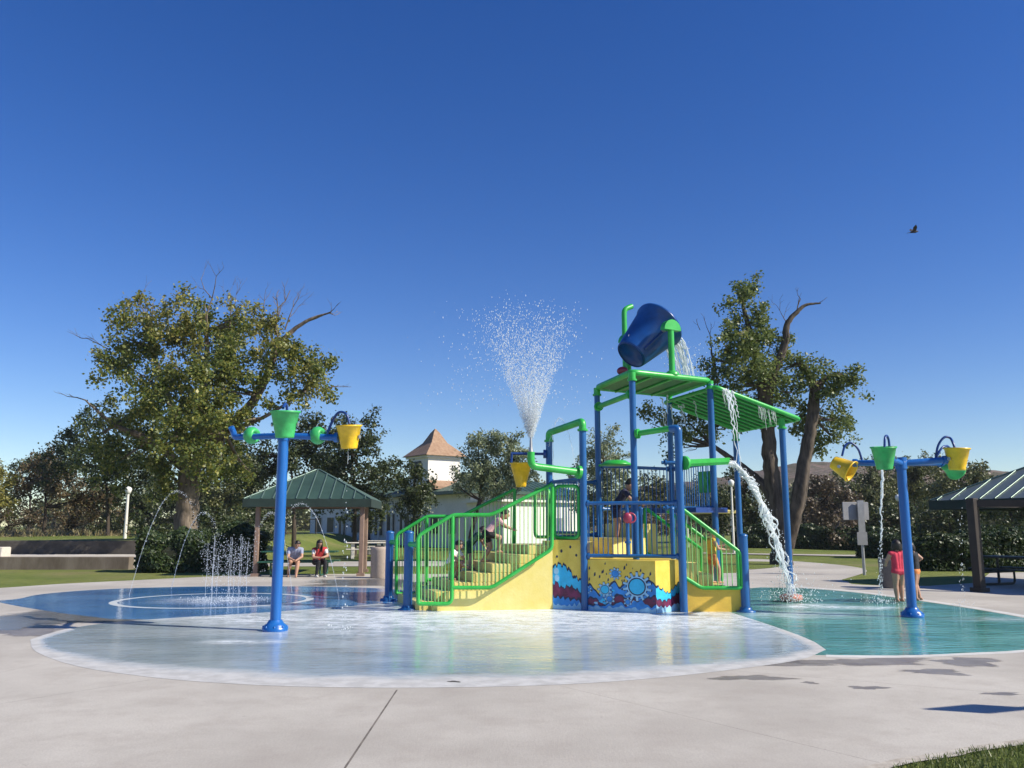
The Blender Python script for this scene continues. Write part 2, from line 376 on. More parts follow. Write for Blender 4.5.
# ground: one sheet to the horizon, with the raised bank behind the left pond
xs = np.unique(np.concatenate([np.arange(-70, 41, 1.0), np.array([-3000, -1500, -700, -300, -150, -100, 60, 90, 150, 300, 700, 1500, 3000.])]))
ys = np.unique(np.concatenate([np.arange(-6, 110, 1.0), np.array([-200, -60, -20, 130, 160, 220, 300, 450, 700, 1100, 1800, 3000.])]))
X, Y = np.meshgrid(xs, ys)
Hh = .86 * sm(36.0, 37.0, Y) * sm(-12.0, -15.0, X) + (.06 * np.sin(X * .31 + Y * .17) + .05 * np.sin(X * .13 - Y * .23)) * sm(32, 40, Y) * (Y < 300)
nx, ny = len(xs), len(ys); V = np.stack([X, Y, Hh], -1).reshape(-1, 3)
fs = [(j * nx + i, j * nx + i + 1, (j + 1) * nx + i + 1, (j + 1) * nx + i) for j in range(ny - 1) for i in range(nx - 1)]
me = bpy.data.meshes.new('ground'); me.from_pydata(V.tolist(), [], fs); me.materials.append(M['grass'])
me.polygons.foreach_set('use_smooth', [True] * len(fs)); struct(link('ground', me))

# concrete plaza around the splash pad
edge_back = bez(gp((-60, 590), (0, 588), (60, 584), (130, 580.5), (200, 577), (250, 575), (330, 574), (400, 574), (480, 574), (560, 574), (640, 574), (740, 573)), 3)
edge_isl = bez(gp((790, 578), (842, 580.5), (852, 584), (880, 585.5), (930, 586), (978, 586), (1040, 590)), 4)
corner = bez([(40, 17, 0), (16, 10.9, 0), (8, 8.15, 0)] + gp((1024, 743), (950, 755.5), (880, 768)) + [(1.0, 4.75, 0), (.3, 3.6, 0), (0, 1, 0), (0, -10, 0)], 4)
sheet('plaza', edge_back + edge_isl + [Vector((40, 20, 0))] + corner + [Vector((-40, -10, 0)), Vector((-40, 23, 0))], .002, M['concrete'])
kerb = MB(); cc = [Vector((p.x, p.y, 0)) for p in corner]
left, right = [], []
for i, p in enumerate(cc):
    d = (cc[min(i + 1, len(cc) - 1)] - cc[max(i - 1, 0)]).normalized(); q = Vector((d.y, -d.x, 0)); left.append(p + q * .05); right.append(p - q * .06)
kerb.add([(p.x, p.y, .012) for p in left + right[::-1]], [(i, i + 1, 2 * len(cc) - 2 - i, 2 * len(cc) - 1 - i) for i in range(len(cc) - 1)])
M['concedge'] = mat('concrete_edge', (.34, .30, .25), .9, .2, 8, .2, 60, col2=(.50, .46, .40))
struct(kerb.build('lawn_edging', M['concedge']))
# walks on the right and behind
sheet('path', bez(gp((735, 590), (738, 566), (749, 559), (790, 561), (830, 564), (858, 567.5), (867, 571), (858, 575), (846, 578.5), (842, 580.5), (852, 588)), 5), .0027, M['concrete'])
sheet('lawn_strip', bez(gp((745, 561.5), (770, 562), (785, 564.5), (775, 567.5), (752, 569.5), (738, 569)), 4), .012, M['grass'])
sheet('path', gp((700, 553.5), (1100, 561), (1100, 558), (700, 551)), .010, M['concrete'])
sheet('path', gp((180, 566.5), (560, 566.5), (560, 560.5), (180, 562.5)), .008, M['concrete'])
sheet('path', gp((930, 586), (1100, 592), (1100, 571), (990, 573), (978, 583)), .008, M['concrete'])

# the three painted lobes of the splash pad
C_TOWER = Vector((2.9, 17.6, 0))
blue_out = bez(gp((-8, 601), (18, 599), (40, 594.5), (85, 590.5), (140, 588), (215, 586.5), (300, 586.5), (370, 588), (440, 593)), 4) + gp((440, 612), (250, 622), (110, 619), (60, 613)) + bez(gp((60, 613), (22, 607), (-8, 601)), 4)[:-1]
ringc = (G(118, 600) + G(312, 600)) / 2; ringc.y = (G(215, 594).y + G(215, 607.5).y) / 2
M['padblue'] = wet_mat('wet_blue_paint', (.045, .17, .43), (.10, .28, .58), (.05, .10, .18), [(ringc.x, ringc.y, 1.4, 1.2, .75), (-4.5, 17.0, .9, .7, .4)], ripple=.5)
M['padteal'] = wet_mat('wet_teal_paint', (.075, .285, .245), (.15, .41, .355), (.05, .20, .175), [(5.8, 16.9, 1.0, .8, .95), (5.0, 15.4, 1.5, .9, .6), (6.7, 16.6, .9, .5, .8), (8.2, 14.6, 1.2, .5, .4)], ripple=1.3, scale=6)
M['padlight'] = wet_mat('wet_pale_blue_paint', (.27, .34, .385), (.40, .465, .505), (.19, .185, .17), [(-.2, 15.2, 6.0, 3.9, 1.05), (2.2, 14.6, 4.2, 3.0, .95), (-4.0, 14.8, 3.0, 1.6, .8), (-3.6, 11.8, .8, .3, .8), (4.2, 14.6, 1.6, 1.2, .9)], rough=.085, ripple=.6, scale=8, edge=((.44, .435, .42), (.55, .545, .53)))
M['padrim'] = mat('dry_white_paint', (.50, .49, .46), .7, .1, 3, .15, 60, col2=(.64, .63, .60))
M['ringwhite'] = mat('white_line_paint', (.70, .74, .76), .25, .08, 6)
sheet('splash_pad', blue_out, .0028, M['padblue'])
teal = gp((690, 606), (735, 590), (760, 587.5)) + bez(gp((800, 588), (850, 592), (905, 599), (960, 607), (1024, 618), (1110, 636)), 4) + bez(gp((1110, 640), (1024, 650), (970, 653), (910, 655.5), (850, 655.5), (800, 655)), 4)
sheet('splash_pad', teal, .0031, M['padteal'])
trim = bez(gp((1112, 635.5), (1024, 617.5), (960, 606.5), (905, 598.5), (850, 591.5), (800, 587.5)), 4); trim2 = bez(gp((800, 586.6), (850, 590.4), (905, 597.2), (960, 604.8), (1024, 615.3), (1112, 633)), 4)
sheet('pad_edge', trim + trim2, .0036, M['padrim'])
trim = bez(gp((1110, 640), (1024, 650), (970, 653), (910, 655.5), (850, 655.5), (826, 655)), 4); trim2 = bez(gp((826, 657.5), (850, 658), (910, 657.8), (970, 655.3), (1024, 652.4), (1110, 642)), 4)
sheet('pad_edge', trim + trim2, .0036, M['padrim'])
rim = bez(gp((30, 640), (36, 652), (75, 666), (130, 675), (200, 682), (300, 687), (430, 688), (560, 685), (660, 678), (740, 669), (800, 660), (826, 650)), 5) + bez(gp((822, 645.5), (795, 634), (760, 622), (732, 613)), 4)[1:] + gp((700, 602), (560, 598), (400, 602)) + bez(gp((330, 608), (260, 613), (190, 617), (120, 622), (78, 627), (48, 634), (30, 640)), 4)[:-1]
# one sheet; the paint is bleached and dry in a soft band along the front edge ('wet' runs 0..1 from the edge inwards)
rimp = [Vector((p.x, p.y, .0040)) for p in rim]; cen_ = Vector((-1.2, 12.4, .0040)); inn_ = []
for p in rimp:
    ins = .03 + (.22 if p.y < 13.2 else 0) + .85 * (1 - min(1, max(0, (p.y - 8.7) / 2.6))) * (1 if p.y < 12 else 0); inn_.append(p + (cen_ - p).normalized() * ins)
nR = len(rimp); me = bpy.data.meshes.new('splash_pad'); me.from_pydata([tuple(p) for p in rimp + inn_], [], [(k, (k + 1) % nR, nR + (k + 1) % nR, nR + k) for k in range(nR)] + [tuple(range(nR, 2 * nR))])
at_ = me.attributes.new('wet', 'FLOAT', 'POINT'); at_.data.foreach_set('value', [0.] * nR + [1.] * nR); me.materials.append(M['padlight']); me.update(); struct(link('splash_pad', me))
mb = MB(); R = (G(312, 600) - G(118, 600)).x / 2; vs = []
for k in range(72):
    t = k / 72 * 2 * math.pi
    for r_ in (R, R - .16): vs.append((ringc.x + r_ * math.cos(t), ringc.y + r_ * math.sin(t) * .93, .0033))
mb.add(vs, [(2 * k, 2 * k + 1, (2 * k + 3) % 144, (2 * k + 2) % 144) for k in range(72)]); struct(mb.build('painted_ring', M['ringwhite']))
# joints and wet stains in the concrete
M['joint'] = mat('joint', (.24, .21, .185), .9, .3, 5)
M['wetconc'] = mat('wet_concrete', (.20, .175, .155), .38, .3, 2.5, .1, 40, col2=(.30, .27, .24))
M['wetconc2'] = mat('soaked_concrete', (.14, .14, .145), .16, .3, 2.0, .1, 20, col2=(.25, .24, .235))
M['joint2'] = mat('expansion_joint', (.15, .13, .11), .9, .3, 5)
def fade(m):   # damp patches thin out irregularly towards their edge
    n, l, b = nodes_of(m); v = n.new('ShaderNodeTexCoord').outputs['Object']; at = n.new('ShaderNodeAttribute'); at.attribute_name = 'wet'
    f = rng_(n, l, math_(n, l, 'ADD', at.outputs['Fac'], math_(n, l, 'MULTIPLY', math_(n, l, 'SUBTRACT', noise_(n, l, v, 4, 8, (.6, 1.3, 1), .75), .5), 1.3)), .12, .62, 0, .85)
    t = n.new('ShaderNodeBsdfTransparent'); mx = n.new('ShaderNodeMixShader'); l.new(f, mx.inputs[0]); l.new(t.outputs[0], mx.inputs[1]); l.new(b.outputs[0], mx.inputs[2]); l.new(mx.outputs[0], n['Material Output'].inputs[0])
fade(M['wetconc']); fade(M['wetconc2'])
def strip(a, b, wd=.014, mt=None):
    a, b = Vector((a.x, a.y, 0)), Vector((b.x, b.y, 0)); d = (b - a).normalized(); q = Vector((-d.y, d.x, 0)) * wd / 2
    return sheet('pavement_joint', [a + q, b + q, b - q, a - q], .0021, mt or M['joint'])
strip(G(397, 690), G(345, 768), .016, M['joint2']); strip(G(345, 768), Vector((-.9, 3.5, 0)), .016, M['joint2'])
strip(G(700, 668), G(1060, 698), .007); strip(G(0, 704), G(150, 680), .007); strip(G(560, 686), G(900, 768), .006); strip(G(40, 664), G(-80, 690), .006)
def blob(px, py, rx, ry, z, mt, seed, name='wet_patch'):
    r = random.Random(seed); ph = [r.uniform(0, 6.28) for _ in range(6)]; c = G(px, py); ex = (G(px + rx, py) - c).x; ey = abs(G(px, py - ry).y - c.y); pts = []
    for k in range(48):
        t = k / 48 * 6.283; q = 1 + .22 * math.sin(2 * t + ph[0]) + .18 * math.sin(3 * t + ph[1]) + .13 * math.sin(5 * t + ph[2]) + .08 * math.sin(9 * t + ph[3])
        pts.append((c.x + ex * q * math.cos(t), c.y + ey * q * math.sin(t)))
    inn = [(c.x + (p[0] - c.x) * .35, c.y + (p[1] - c.y) * .35) for p in pts]; n_ = len(pts); me = bpy.data.meshes.new(name)
    me.from_pydata([(p[0], p[1], z) for p in pts + inn], [], [(k, (k + 1) % n_, n_ + (k + 1) % n_, n_ + k) for k in range(n_)] + [tuple(range(n_, 2 * n_))])
    me.attributes.new('wet', 'FLOAT', 'POINT').data.foreach_set('value', [0.] * n_ + [1.] * n_); me.materials.append(mt); me.update(); return struct(link(name, me))
blob(868, 662, 70, 5,  .0024, M['wetconc'], 1); blob(968, 662, 40, 5,  .0024, M['wetconc'], 2); blob(750, 678, 40, 3.4,  .0024, M['wetconc'], 3)
blob(868, 688, 19, 2.4,  .0024, M['wetconc'], 4); blob(810, 683, 10, 1.4,  .0024, M['wetconc'], 5); blob(1000, 694, 28, 1.6,  .0024, M['wetconc'], 6)
blob(15, 622, 60, 15,  .0024, M['wetconc2'], 7); blob(110, 617, 90, 7, .0022, M['wetconc2'], 8); blob(380, 583, 90, 4.5, .0022, M['wetconc2'], 9)
blob(780, 663, 55, 4, .0022, M['wetconc'], 10); blob(30, 632, 40, 5, .0026, M['wetconc'], 12)
blob(935, 672, 40, 3, .0025, M['wetconc'], 24)
blob(454, 682, 6, .8, .0046, M['conc_dark'], 11, 'stain'); blob(560, 588, 130, 7, .0023, M['wetconc2'], 13)

# hills far behind on the right
def hill(name, prof, Y0, depth, mt, seed):
    r = np.random.default_rng(seed); n = 160; px = np.linspace(prof[0][0], prof[-1][0], n); py = np.interp(px, [p[0] for p in prof], [p[1] for p in prof])
    top = np.array([P(a, b, Y0) for a, b in zip(px, py)]); rows = 26; V = []
    for k in range(rows):
        t = k / (rows - 1); yy = Y0 - depth * (1 - t); hz = top[:, 2] * (t ** .8)
        nz = sum(np.sin(top[:, 0] * fq + ph + k * .55 * (1 + fq * 9)) * a for fq, ph, a in ((.035, seed, 1.6), (.09, seed * 2, .9), (.22, seed * 3, .45)))
        V.append(np.stack([top[:, 0], np.full(n, yy), hz + nz * (.25 + .75 * np.sin(t * 3.14)) + (r.normal(0, .22, n))], -1))
    back = V[-1].copy(); back[:, 1] += depth; back[:, 2] = -2; V.append(back); V = np.array(V).reshape(-1, 3)
    fs = [(j * n + i, j * n + i + 1, (j + 1) * n + i + 1, (j + 1) * n + i) for j in range(rows) for i in range(n - 1)]
    me = bpy.data.meshes.new(name); me.from_pydata(V.tolist(), [], fs); me.materials.append(mt); me.polygons.foreach_set('use_smooth', [True] * len(fs)); return struct(link(name, me))
def hill_mat():
    m = bpy.data.materials.new('chaparral_hill'); m.use_nodes = True; n, l, b = nodes_of(m); v = n.new('ShaderNodeTexCoord').outputs['Object']
    c = mix_(n, l, rng_(n, l, noise_(n, l, v, .02, 6), .35, .65), (.15, .105, .09), (.22, .16, .135))
    c = mix_(n, l, rng_(n, l, noise_(n, l, v, .16, 7, None, .8), .44, .54, 0, .95), c, (.075, .07, .042))
    c = mix_(n, l, rng_(n, l, noise_(n, l, v, .5, 3), .55, .62, 0, .6), c, (.07, .06, .04))
    l.new(c, b.inputs['Base Color']); b.inputs['Roughness'].default_value = 1; b.inputs['Specular IOR Level'].default_value = .1; return m
M['hill'] = hill_mat()
hill('hills', [(470, 508), (560, 500), (640, 486), (700, 480), (760, 470), (800, 463), (840, 463), (900, 466), (960, 468), (1020, 472), (1100, 480), (1250, 500)], 420, 160, M['hill'], 3)
# ================================================================ PLAY STRUCTURE
def xy(px, py, Y): p = P(px, py, Y); return Vector((p.x, p.y, 0))
A, B_, C_, E_ = xy(582.5, 427, 16.2), xy(681, 520, 15.8), xy(549, 440, 17.6), xy(632, 378, 16.3)
F_, D_ = xy(710, 388, 17.3), xy(597, 392, 18.2)
p_ = (F_ - E_).normalized(); q_ = Vector((-p_.y, p_.x, 0)); I_ = F_ + (D_ - E_); H_ = xy(782, 428, 18.0); Gp = H_ + (I_ - F_)
ROOF = Zat(632, 372, 16.3)
ps = thing('play_structure', 'tall blue and green water play structure with yellow stairs and a tipping bucket on top', 'play structure', A)
def part(mb, name, mats, par=None): return mb.build(name, mats, par or ps)
def post(p, z0, z1, r=.062, plate=False, cap=True):
    mb = MB(); mb.tube([p + UP * z0, p + UP * z1], r, 14)
    if cap: mb.lathe([(r + .006, z1 - .03), (r + .006, z1), (r * .5, z1 + .025), (.005, z1 + .03)], p, n=14)
    if plate: mb.lathe([(r * 2.1, z0), (r * 2.1, z0 + .025), (r * 1.35, z0 + .04), (r * 1.25, z0 + .09)], p, n=18)
    return part(mb, 'post', M['blue'])
def collar(mb, p, z, r=.085, h=.03): mb.lathe([(r, z - h), (r, z + h)], p, n=14)

# posts
zA, zC = Zat(582, 430, 16.2), Zat(549, 441, 17.6)
post(A, 0, zA, .068); post(C_, 0, zC, .068)
post(E_, .9, ROOF - .08); post(F_, 0, ROOF - .08, .066); post(D_, .9, ROOF - .08); post(I_, .9, ROOF - .08)
zH = Zat(782, 428, 18.0); zG = Zat(735, 440, Gp.y)
o = post(H_, 0, zH, .066, True); post(Gp, 0, zG - .02, .066, True)
mb = MB(); mb.lathe([(.20, 0.02), (.23, .06), (.22, .13), (.10, .16)], H_, n=20); part(mb, 'splash_collar', M['salmon'], o)
# front right post bends over at the top into the green bar that meets the tower post
zB = Zat(676, 428, 15.8); eb = (E_ - B_).normalized(); zE2 = Zat(633, 434, 16.3)
mb = MB(); mb.tube(round_path([B_, B_ + UP * zB, B_ + UP * zB + eb * .16 + UP * -.01], .13, 6), .072, 14); part(mb, 'post', M['blue'])
mb = MB(); mb.tube([B_ + UP * zB + eb * .15, E_ + UP * zE2 - eb * .05], .055, 12)
d = (E_ + UP * zE2 - B_ - UP * zB).normalized(); mb.lathe([(.095, -.03), (.095, .03)], E_ + UP * zE2 - eb * .09, d, 14); part(mb, 'cross_bar', M['green'])
# newel posts of the stairs
for px, py, Y in ((409, 532, None), (389, 532, None), (746, 535, None)):
    g = G({409: 407.5, 389: 388.5, 746: 746}[px], {409: 610, 389: 600, 746: 612}[px]); post(Vector((g.x, g.y, 0)), 0, Zat(px, py, g.y), .085, True)
NW = G(407.5, 610); NF = G(388.5, 600); NR = G(746, 612)
# arched pipe over the stair head
mb = MB(); mb.tube(round_path([A + UP * (zA - .02), A + UP * (zA + .17), C_ + UP * (zC + .17), C_ + UP * (zC - .02)], .13, 6), .07, 12)
collar(mb, A, zA, .10, .02); collar(mb, C_, zC, .10, .02); part(mb, 'arched_pipe', M['green'])
# spray pipe
a0 = P(581, 472.5, 16.15); a1 = P(531, 466, 15.75); nz = Vector((a1.x, a1.y, Zat(530, 452, 15.75)))
mb = MB(); mb.tube(round_path([a0, a1, nz], .16, 6), .068, 12); dd = (a1 - a0).normalized(); sp = part(mb, 'spray_pipe', M['green'])
mb = MB(); mb.lathe([(.125, -.03), (.125, .03)], a0 + dd * .05, dd, 16); part(mb, 'flange', M['green'], sp)
NOZ = Vector((a1.x, a1.y, Zat(530, 437, 15.75)))
mb = MB(); mb.tube([nz - UP * .02, nz + UP * .10, NOZ], [.05, .03, .022], 10); part(mb, 'nozzle', M['steel'], sp)
# trough that throws the big stream
t0 = P(684, 463, 15.8); t1 = Vector((4.15, 16.55, P(728, 461, 16.55).z)); dd = (t1 - t0).normalized(); sx = Vector((-dd.y, dd.x, 0)).normalized()
mb = MB(); prof = [(-.11, .06), (-.10, -.02), (-.06, -.07), (.06, -.07), (.10, -.02), (.11, .06), (.095, .06), (.085, -.01), (.05, -.055), (-.05, -.055), (-.085, -.01), (-.095, .06)]
mb.extr([t0 + sx * a + UP * b for a, b in prof], t1 - t0); tr = part(mb, 'water_trough', M['green'])
mb = MB(); mb.lathe([(.13, -.03), (.13, .03)], t0 + dd * .02, dd, 16); part(mb, 'flange', M['green'], tr)
# yellow bucket hung from an arm behind the spray pipe
h0 = Vector((C_.x, C_.y, Zat(549, 454, 17.6))); h1 = Vector((P(511, 453, 17.5).x, 17.5, h0.z))
mb = MB(); mb.tube([h0, h1], .028, 8); mb.lathe([(.09, -.03), (.09, .03)], h0 - Vector((.09, 0, 0)), (1, 0, 0), 14)
mb.tube([h1 + Vector((.02, 0, 0)), h1 - UP * .25], .025, 8); part(mb, 'bucket_arm', M['navy'])
bc = P(521, 463, 17.5); mb = MB(); mb.lathe([(.0, -.49), (.10, -.49), (.105, -.46), (.225, 0), (.235, 0), (.235, -.03), (.205, -.03), (.195, -.04), (.09, -.45), (0, -.45)], bc, n=20); part(mb, 'hanging_bucket', M['plasticyellow'])

# walls (vertices in plan); the mural is painted on the front pair and the left panel
cor = G(656.5, 614); cor.z = 0; a0 = G(584, 610); b0 = G(681, 611)
WT = Zat(620, 560.5, 15.7)
mb = MB(); inn = (A + B_) / 2 + Vector((.25, .75, 0)); mb.prism([(p.x, p.y) for p in (a0, cor, b0, inn + Vector((.7, .6, 0)), inn + Vector((-.9, .5, 0)))], 0, WT)
dk = part(mb, 'deck', [M['muralyellow']])
mb = MB()  # higher deck with steps behind
def obox(mb, c, along, hl, hw, z0, z1, mi=0):
    al = Vector((along.x, along.y, 0)).normalized(); mb.box((c.x, c.y, (z0 + z1) / 2), (hl, hw, (z1 - z0) / 2), (al, Vector((-al.y, al.x, 0)), UP), mi)
obox(mb, Vector((1.95, 17.75, 0)), p_, .40, .75, 0, 1.30); obox(mb, Vector((2.5, 18.15, 0)), p_, .22, .6, 0, 1.58)
obox(mb, xy(567, 570, 17.35), Vector((1, .1, 0)), .42, .55, 0, 1.24); obox(mb, Vector((1.55, 19.0, 0)), p_, .5, .6, 0, 1.3)
part(mb, 'raised_steps', M['yellow'])
mb = MB(); obox(mb, (F_ + I_) / 2 - p_ * .38, q_, 1.0, .42, 1.80, 1.90); part(mb, 'upper_deck', M['navy'])

def mural(name, p0, p1, height, polys, par):
    """p0->p1 along the wall at ground level; polys: (material index, z offset mm, [(s 0..1, t 0..1)...])"""
    d = (p1 - p0); d.z = 0; nrm = Vector((d.y, -d.x, 0)).normalized(); mb = MB()
    for mi, off, pts in polys:
        mb.extr([p0 + d * s + UP * (t * height) + nrm * .0012 for s, t in pts], nrm * (off * .001), mi)
    return part(mb, name, [M[k] for k in ('mblue', 'mlight', 'mcyan', 'mpurple', 'mdark')], par)
def wig(x, y): return y + .022 * math.sin(x * 37 + y * 9) + .014 * math.sin(x * 71 + 1)
def wave(y0, pts, n=9):  # closed band from a curve down to y0
    c = bez([(a, b, 0) for a, b in pts], n); return [(p.x, wig(p.x, p.y)) for p in c] + [(pts[-1][0], y0), (pts[0][0], y0)]
def band(pts, th):
    c = bez([(a, b, 0) for a, b in pts], 9); return [(p.x, wig(p.x, p.y)) for p in c] + [(p.x, p.y - th) for p in reversed(c)]
def disc(cx, cy, r, asp, n=20): return [(cx + r / asp * math.cos(k * 6.2832 / n), cy + r * math.sin(k * 6.2832 / n)) for k in range(n)]
def star(cx, cy, r0, r1, asp, teeth):
    o = []
    for k in range(teeth):
        for f, rr in ((.22, r0), (.32, r1), (.64, r1), (.74, r0)):
            t = (k + f) * 6.2832 / teeth; o.append((cx + rr / asp * math.cos(t), cy + rr * math.sin(t)))
    return o
L1 = (cor - a0).length; asp = L1
bl = [(0, .45), (.08, .46), (.15, .40), (.21, .32), (.26, .33), (.33, .40), (.40, .52), (.46, .53), (.52, .46), (.60, .52), (.68, .38), (.80, .40), (.88, .55), (.94, .58), (1, .50)]
pu = [(0, .21), (.08, .24), (.16, .20), (.24, .18), (.33, .20), (.42, .24), (.49, .31), (.56, .29), (.63, .23), (.70, .26), (.80, .21), (.90, .29), (1, .29)]
polys = [(4, 1.5, band([(a, b + .045) for a, b in bl], .12)), (0, 2.5, wave(.02, bl)), (4, 3.2, band([(a, b + .035) for a, b in pu], .09)), (3, 4, wave(.02, pu)),
         (4, 4.6, band([(0, .15), (.25, .13), (.5, .18), (.75, .15), (1, .17)], .05)), (0, 5.2, wave(.01, [(0, .13), (.2, .10), (.42, .14), (.5, .17), (.62, .13), (.72, .22), (.8, .23), (.88, .14), (1, .15)])),
         (1, 6, wave(.005, [(0, .10), (.3, .07), (.5, .10), (.75, .08), (1, .11)]))]
for cx, cy, r, tn in ((.75, .50, .20, 14), (.455, .735, .085, 9), (.305, .42, .105, 9), (.37, .24, .075, 7), (.62, .20, .06, 6), (.07, .40, .05, 6)):
    polys += [(4, 6.6, star(cx, cy, r * 1.07, r * 1.48, asp, tn)), (1, 7.4, star(cx, cy, r * .98, r * 1.38, asp, tn)), (4, 8.2, disc(cx, cy, r * .86, asp)), (0 if r < .1 else 2, 9, disc(cx, cy, r * .74, asp))]
for cx, cy, r in ((.16, .70, .022), (.23, .66, .018), (.28, .76, .02), (.58, .84, .022), (.35, .60, .018), (.62, .66, .018), (.93, .74, .02), (.80, .80, .018), (.08, .60, .018)):
    r *= 1.5; polys += [(4, 2, [(cx - r * .5 / asp, cy - r), (cx + r * .7 / asp, cy - r * .2), (cx + r * .5 / asp, cy + r * 1.8), (cx - r * .3 / asp, cy + r)])]
rm = random.Random(3)   # curls, foam flecks and pale highlights among the waves
for k in range(26):
    cx, cy, r = rm.uniform(.03, .97), rm.uniform(.14, .46), rm.uniform(.012, .028); polys += [(rm.choice((4, 4, 1, 2)), 4.3 + k * .02, [(cx + r * 1.6 / asp * math.cos(a) + .3 * r * math.sin(2 * a + k), cy + r * math.sin(a) * (1 + .4 * math.cos(3 * a + k))) for a in np.linspace(0, 6.2, 9)])]
for k in range(12):
    cx, cy, r = rm.uniform(.03, .97), rm.uniform(.60, .93), rm.uniform(.014, .03); polys += [(4, 2 + k * .02, [(cx - r * .4 / asp, cy - r), (cx + r * .6 / asp, cy - r * .3), (cx + r * .2 / asp, cy + r * 1.6), (cx - r * .5 / asp, cy + r * .5)])]
mural('mural', a0, cor, WT, polys, dk)
polys = [(4, 1.5, band([(0, .55), (.3, .44), (.5, .38), (.75, .48), (1, .60)], .10)), (2, 2.5, wave(.02, [(0, .50), (.3, .42), (.5, .36), (.75, .46), (1, .57)])), (4, 3.2, band([(0, .30), (.3, .24), (.6, .28), (1, .40)], .07)),
         (3, 4, wave(.02, [(0, .28), (.3, .22), (.6, .26), (1, .38)])), (1, 5, wave(.01, [(0, .15), (.4, .11), (1, .17)]))]
mural('mural', cor, b0, WT, polys, dk)
# left mural panel and the stair block
mp0, mp1 = G(553, 609.5), G(583, 610); PT = Zat(568, 540, 16.3)
sdir = (mp0 - G(445, 611)); sdir.z = 0; sdir.normalize(); wdir = (G(388.5, 600) - G(407.5, 610)); wdir.z = 0; SWT = wdir.length; wdir.normalize()
mb = MB(); d = (mp1 - mp0); nn = Vector((-d.y, d.x, 0)).normalized(); mb.prism([(p.x, p.y) for p in (mp0, mp1, mp1 + nn * .25, mp0 + nn * .25)], 0, PT); wl = part(mb, 'panel_wall', [M['muralyellow']])
polys = [(4, 1.5, band([(0, .62), (.15, .66), (.3, .66), (.5, .62), (.7, .50), (.85, .46), (1, .44)], .09)), (2, 2.5, wave(.02, [(0, .58), (.15, .63), (.3, .63), (.5, .58), (.7, .46), (.85, .43), (1, .41)])),
         (4, 3.2, band([(0, .37), (.15, .40), (.3, .32), (.6, .34), (1, .24)], .06)), (3, 4, wave(.02, [(0, .35), (.15, .38), (.3, .30), (.6, .32), (1, .21)])), (4, 4.6, band([(0, .20), (.5, .18), (1, .16)], .05)), (0, 5.2, wave(.01, [(0, .18), (.4, .16), (1, .12)])),
         (1, 6, wave(.005, [(0, .08), (.5, .06), (1, .09)])), (1, 6.5, disc(.12, .55, .05, .6, 10)), (1, 6.5, disc(.14, .45, .05, .6, 10)), (4, 2, disc(.3, .84, .025, .6, 8)), (4, 2, disc(.6, .90, .022, .6, 8)), (4, 2, disc(.15, .76, .02, .6, 8)), (4, 2, disc(.8, .78, .022, .6, 8))]
mural('mural', mp0, mp1, PT, polys, wl)

# left stairs: side wall, steps and two rails
s0 = G(445, 611); s0.z = 0; SW = SWT - .08
def on(s, w=0., z=0.): return s0 + sdir * s + wdir * w + UP * z
LEN = (mp0 - s0).dot(sdir)
def sl_at(px): return (G(px, 611) - s0).dot(sdir)
zt = [(0, Zat(445, 591, 16.2)), (sl_at(490), Zat(490, 590, 16.2)), (LEN, Zat(552, 550, 16.3))]
mb = MB(); mb.extr([on(sl_at(432), 0), on(LEN, 0), on(LEN, 0, zt[2][1]), on(zt[1][0], 0, zt[1][1]), on(.03, 0, zt[0][1]), on(-.02, 0, .16), on(sl_at(432), 0, .08)], wdir * .16); part(mb, 'stair_wall', M['yellow'])
NS = 7; tops = np.linspace(.16, 1.17, NS)
S0 = sl_at(417); run = (LEN - .05 - S0) / NS
for k in range(NS):
    a = S0 + run * k; mb = MB(); mb.box(on((a + LEN + .6) / 2, .165 + (SW - .2) / 2, 0) + UP * (tops[k] - .086), ((LEN + .6 - a) / 2, (SW - .2) / 2, .086), (sdir, wdir, UP), 0, .012)
    if k == 0: pass
    part(mb, 'step', M['yellow'])
mb = MB(); mb.box(on((S0 + .3 + LEN) / 2, SW + .05, .07), ((LEN - S0 - .3) / 2, .07, .07), (sdir, wdir, UP)); part(mb, 'stair_wall', M['yellow'])
def rail_panels(w, far=False, name='stair_railing'):
    Yr = 16.2; mb = MB(); r = .036
    def q(px, py): s = sl_at(px); return on(s, w, max(.05, Zat(px, py, (s0 + sdir * s).y)))
    a, b, c, d = q(414.5, 536), q(449.5, 515), q(489, 515), q(553, 484.5)
    e, f = q(449.5, 603), q(416, 603); g, h, i = q(450, 587), q(490, 587), q(552, 549)
    mb.tube(round_path([f + UP * .12, f, e, e + UP * .9 * 0 + (b - e) * .2], .12, 5), r, 10); mb.tube(round_path([f + UP * .1, a, b, c, d], .09, 5), r, 10); mb.tube([e + (b - e) * .15, b], r, 10)
    mb.tube(round_path([g, h, i, d], .10, 5), r, 10)
    def lerp(p, q_, x): return p.lerp(q_, x)
    for k in range(1, 10):
        x = k / 10; t, u = lerp(a, b, x), lerp(f, e, x); mb.tube([u, t], .0085, 5, 1)
    for k in range(1, 6):
        x = k / 6; mb.tube([lerp(g, h, x), lerp(b, c, x)], .0085, 5, 1)
    for k in range(1, 15):
        x = k / 15; mb.tube([lerp(h, i, x), lerp(c, d, x)], .0085, 5, 1)
    part(mb, name, [M['green'], M['palegreen']])
rail_panels(-.17); rail_panels(SW + .05)
for nwl, ww in ((NW, -.17), (NF, SW + .05)):
    t = on(sl_at(416), ww, 0); mb = MB(); mb.tube([Vector((nwl.x, nwl.y, 1.2)), t + UP * 1.2], .05, 10); part(mb, 'rail_bracket', M['green'])
